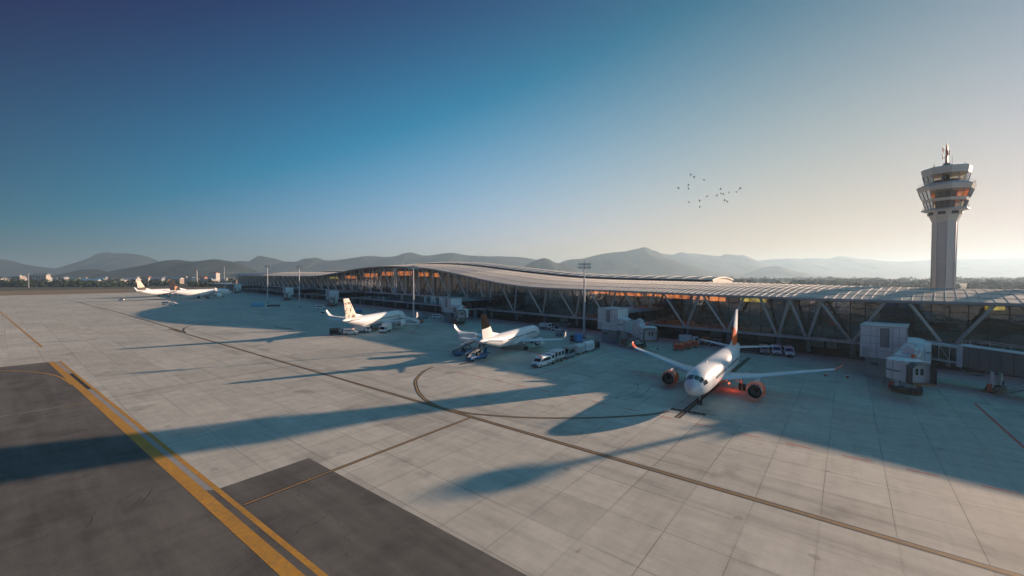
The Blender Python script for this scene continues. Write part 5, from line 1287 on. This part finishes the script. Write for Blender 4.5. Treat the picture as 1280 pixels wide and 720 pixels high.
for i, (u, v, lab) in enumerate(BD):
    Dz = 150 + rnd.uniform(-15, 15); s_ = (1.15 if i in (0, 1, 3, 16, 17, 18) else .9) * rnd.uniform(.9, 1.1)
    bird(atD(u, v, Dz), rnd.uniform(2.0, 3.4), s_ * 1.25, rnd.uniform(-.6, 1.0), lab, rnd.uniform(.3, .8))

# ------------------------------------------------------------------ far town, trees
M_LEAF = grass_mat('far foliage', (0.018, 0.03, 0.014), (0.05, 0.065, 0.03), 0.15)
def leafmass(name, spots, lsz, kind='stuff'):
    mb = MB()
    for (x, y, w, h, n_) in spots:
        for k in range(n_):
            while True:
                a, b, c = rnd.uniform(-1, 1), rnd.uniform(-1, 1), rnd.uniform(0, 1)
                if a*a + b*b + (c - .35)**2 / .42 < 1: break
            p = Vector((x + a * w, y + b * w, c * h)); s_ = lsz * rnd.uniform(.5, 1.3)
            u_ = Vector((rnd.gauss(0, 1), rnd.gauss(0, 1), rnd.gauss(0, 1))).normalized(); v_ = u_.orthogonal().normalized(); q_ = u_.cross(v_)
            mb.face([p + v_ * s_, p + q_ * s_ * .8, p - v_ * s_, p - q_ * s_ * .8])
    return tag(mb.build(name, M_LEAF), kind=kind)
sp = []
for i in range(150):
    u = rnd.uniform(-60, 310); D_ = rnd.uniform(730, 900)
    dens = 1 if (u < 33 or 62 < u < 108) else (.35 if u > 110 else .7)
    if rnd.random() > dens: continue
    p = atD(u, 350, D_); sp.append((p.x, D_, rnd.uniform(7, 16), rnd.uniform(6, 13.5), 90))
leafmass('treeline', sp, 2.6)
sp = []
for i in range(420):
    u = rnd.uniform(-80, 1400); D_ = rnd.uniform(1000, 2400) if u < 520 else rnd.uniform(600, 2400)
    p = atD(u, 350, D_); sp.append((p.x, D_, rnd.uniform(14, 34), rnd.uniform(5, 11) * (1 if D_ < 1600 else 1.5), 34))
leafmass('far_woodland', sp, 6.5)
M_WALLS = [mat('town wall %d' % i, c, .8, var=.1, scale=.2) for i, c in enumerate([(.42, .38, .33), (.32, .26, .22), (.36, .2, .15), (.25, .28, .31), (.46, .44, .41)])]
M_ROOFT = [mat('town roof %d' % i, c, .8, var=.15, scale=.3) for i, c in enumerate([(.32, .12, .07), (.18, .2, .22), (.12, .25, .36), (.5, .48, .45)])]
adj = ['cream', 'tan', 'brick pink', 'grey blue', 'white']; ra = ['red', 'slate', 'blue', 'pale']
def town_house(u, D_, w, h, dpt, wi, ri, label, gable=False):
    p = atD(u, 350, D_); r = thing('town_building', (p.x, D_, 0), rnd.uniform(-.5, .5), label, 'building', 'far town buildings')
    mb = MB(); mb.box((0, 0, h / 2), (w, dpt, h)); wl_ = mb.build('wall', M_WALLS[wi], r)
    mb = MB()
    if gable: mb.prism([(-dpt/2 - .5, h), (dpt/2 + .5, h), (0, h + dpt * .28)], 'x', -w/2 - .5, w/2 + .5)
    else: mb.box((0, 0, h + .5), (w + 1, dpt + 1, 1.0)); mb.box((w * .2, 0, h + 2), (w * .25, dpt * .4, 2))
    mb.build('roof', M_ROOFT[ri], r)
    nf, nc = max(1, int(h / 3.4)), max(2, int(w / 5))
    for f in range(min(nf, 6)):
        mb = MB()
        for c in range(nc): mb.box((-w/2 + (c + .5) * w / nc, -dpt/2 - .06, 1.9 + f * 3.3), (w / nc * .5, .14, 1.6))
        mb.build('window_row', M_DGLASS, r)
    return r
specs = [(2, 1150, 22, 12, 14), (12, 1250, 20, 10, 14), (22.5, 1080, 20, 18, 14), (29, 1180, 12, 14, 12), (44, 1050, 16, 20, 14), (52, 1020, 26, 22, 15), (59, 1060, 14, 13, 12), (67, 1300, 24, 10, 14), (74, 1400, 26, 9, 14), (81, 1500, 22, 14, 16), (95, 1300, 26, 10, 14), (103, 1250, 22, 11, 14), (114, 980, 30, 9, 16), (123, 1050, 30, 10, 16), (129, 1300, 18, 14, 14), (140, 1000, 26, 8, 16),
         (149, 980, 34, 10, 16), (157, 1150, 22, 12, 14), (163, 1000, 36, 11, 16), (171, 1250, 26, 14, 14), (184, 1050, 28, 15, 16), (190, 1250, 22, 12, 14), (197, 980, 22, 13, 16), (204, 1300, 26, 14, 14), (212, 1150, 24, 11, 16), (221, 1050, 26, 12, 14), (228, 1250, 22, 17, 14), (237, 1150, 60, 13, 20), (252, 1250, 24, 14, 16), (268, 1150, 20, 27, 16), (260, 1020, 28, 11, 14), (278, 1250, 24, 12, 14)]
for i, (u, D_, w, h, dp) in enumerate(specs):
    wi, ri = rnd.randrange(5), rnd.randrange(4)
    if u == 237: ri = 2
    if u in (52,): wi = 0
    if u in (44,): wi = 2
    pos = 'left of the lone mast' if u < 36 else 'between lone mast and round hill' if u < 100 else 'left of the cream tail fin' if u < 170 else 'above the far parked jets' if u < 245 else 'left of the terminal end'
    nth = ['first', 'second', 'third', 'fourth', 'fifth', 'sixth', 'seventh', 'eighth', 'ninth', 'tenth', 'eleventh', 'twelfth']
    k = sum(1 for q in specs[:i] if (('a' if q[0] < 36 else 'b' if q[0] < 100 else 'c' if q[0] < 170 else 'd' if q[0] < 245 else 'e') == ('a' if u < 36 else 'b' if u < 100 else 'c' if u < 170 else 'd' if u < 245 else 'e')))
    town_house(u, D_, w, h, dp, wi, ri, '%s building %s, %s roof, %s from left' % (adj[wi], pos, ra[ri], nth[k]), rnd.random() < .5)
for u, D_, h, lab in ((108, 1000, 16, 'slim pale tower rising over the far town'), (246, 1050, 33, 'tall striped chimney above the far parked jets')):
    p = atD(u, 350, D_); r = thing('chimney_tower', (p.x, D_, 0), 0, lab, 'chimney')
    mb = MB(); mb.tube([(0, 0, 0), (0, 0, h)], [2.0, 1.4], 12); mb.build('shaft', M_WALLS[0], r, smooth=True)
    mb = MB(); mb.lathe([(h, 1.6), (h + 1.4, 1.6), (h + 2.4, .4)], n=12); mb.build('cap', M_ROOFT[0], r)

# ------------------------------------------------------------------ haze
HZ = 16000
mb = MB(); mb.box((0, 0, 160), (2 * HZ, 2 * HZ, 323))
hm = bpy.data.materials.new('haze'); hm.use_nodes = True; nt = hm.node_tree; nt.nodes.clear()
o_ = nt.nodes.new('ShaderNodeOutputMaterial'); v_ = nt.nodes.new('ShaderNodeVolumePrincipled')
v_.inputs['Color'].default_value = (0.52, 0.73, 0.90, 1); v_.inputs['Density'].default_value = 0.00016; v_.inputs['Anisotropy'].default_value = 0.38
nt.links.new(v_.outputs[0], o_.inputs['Volume'])
tag(mb.build('haze', hm), kind='stuff')
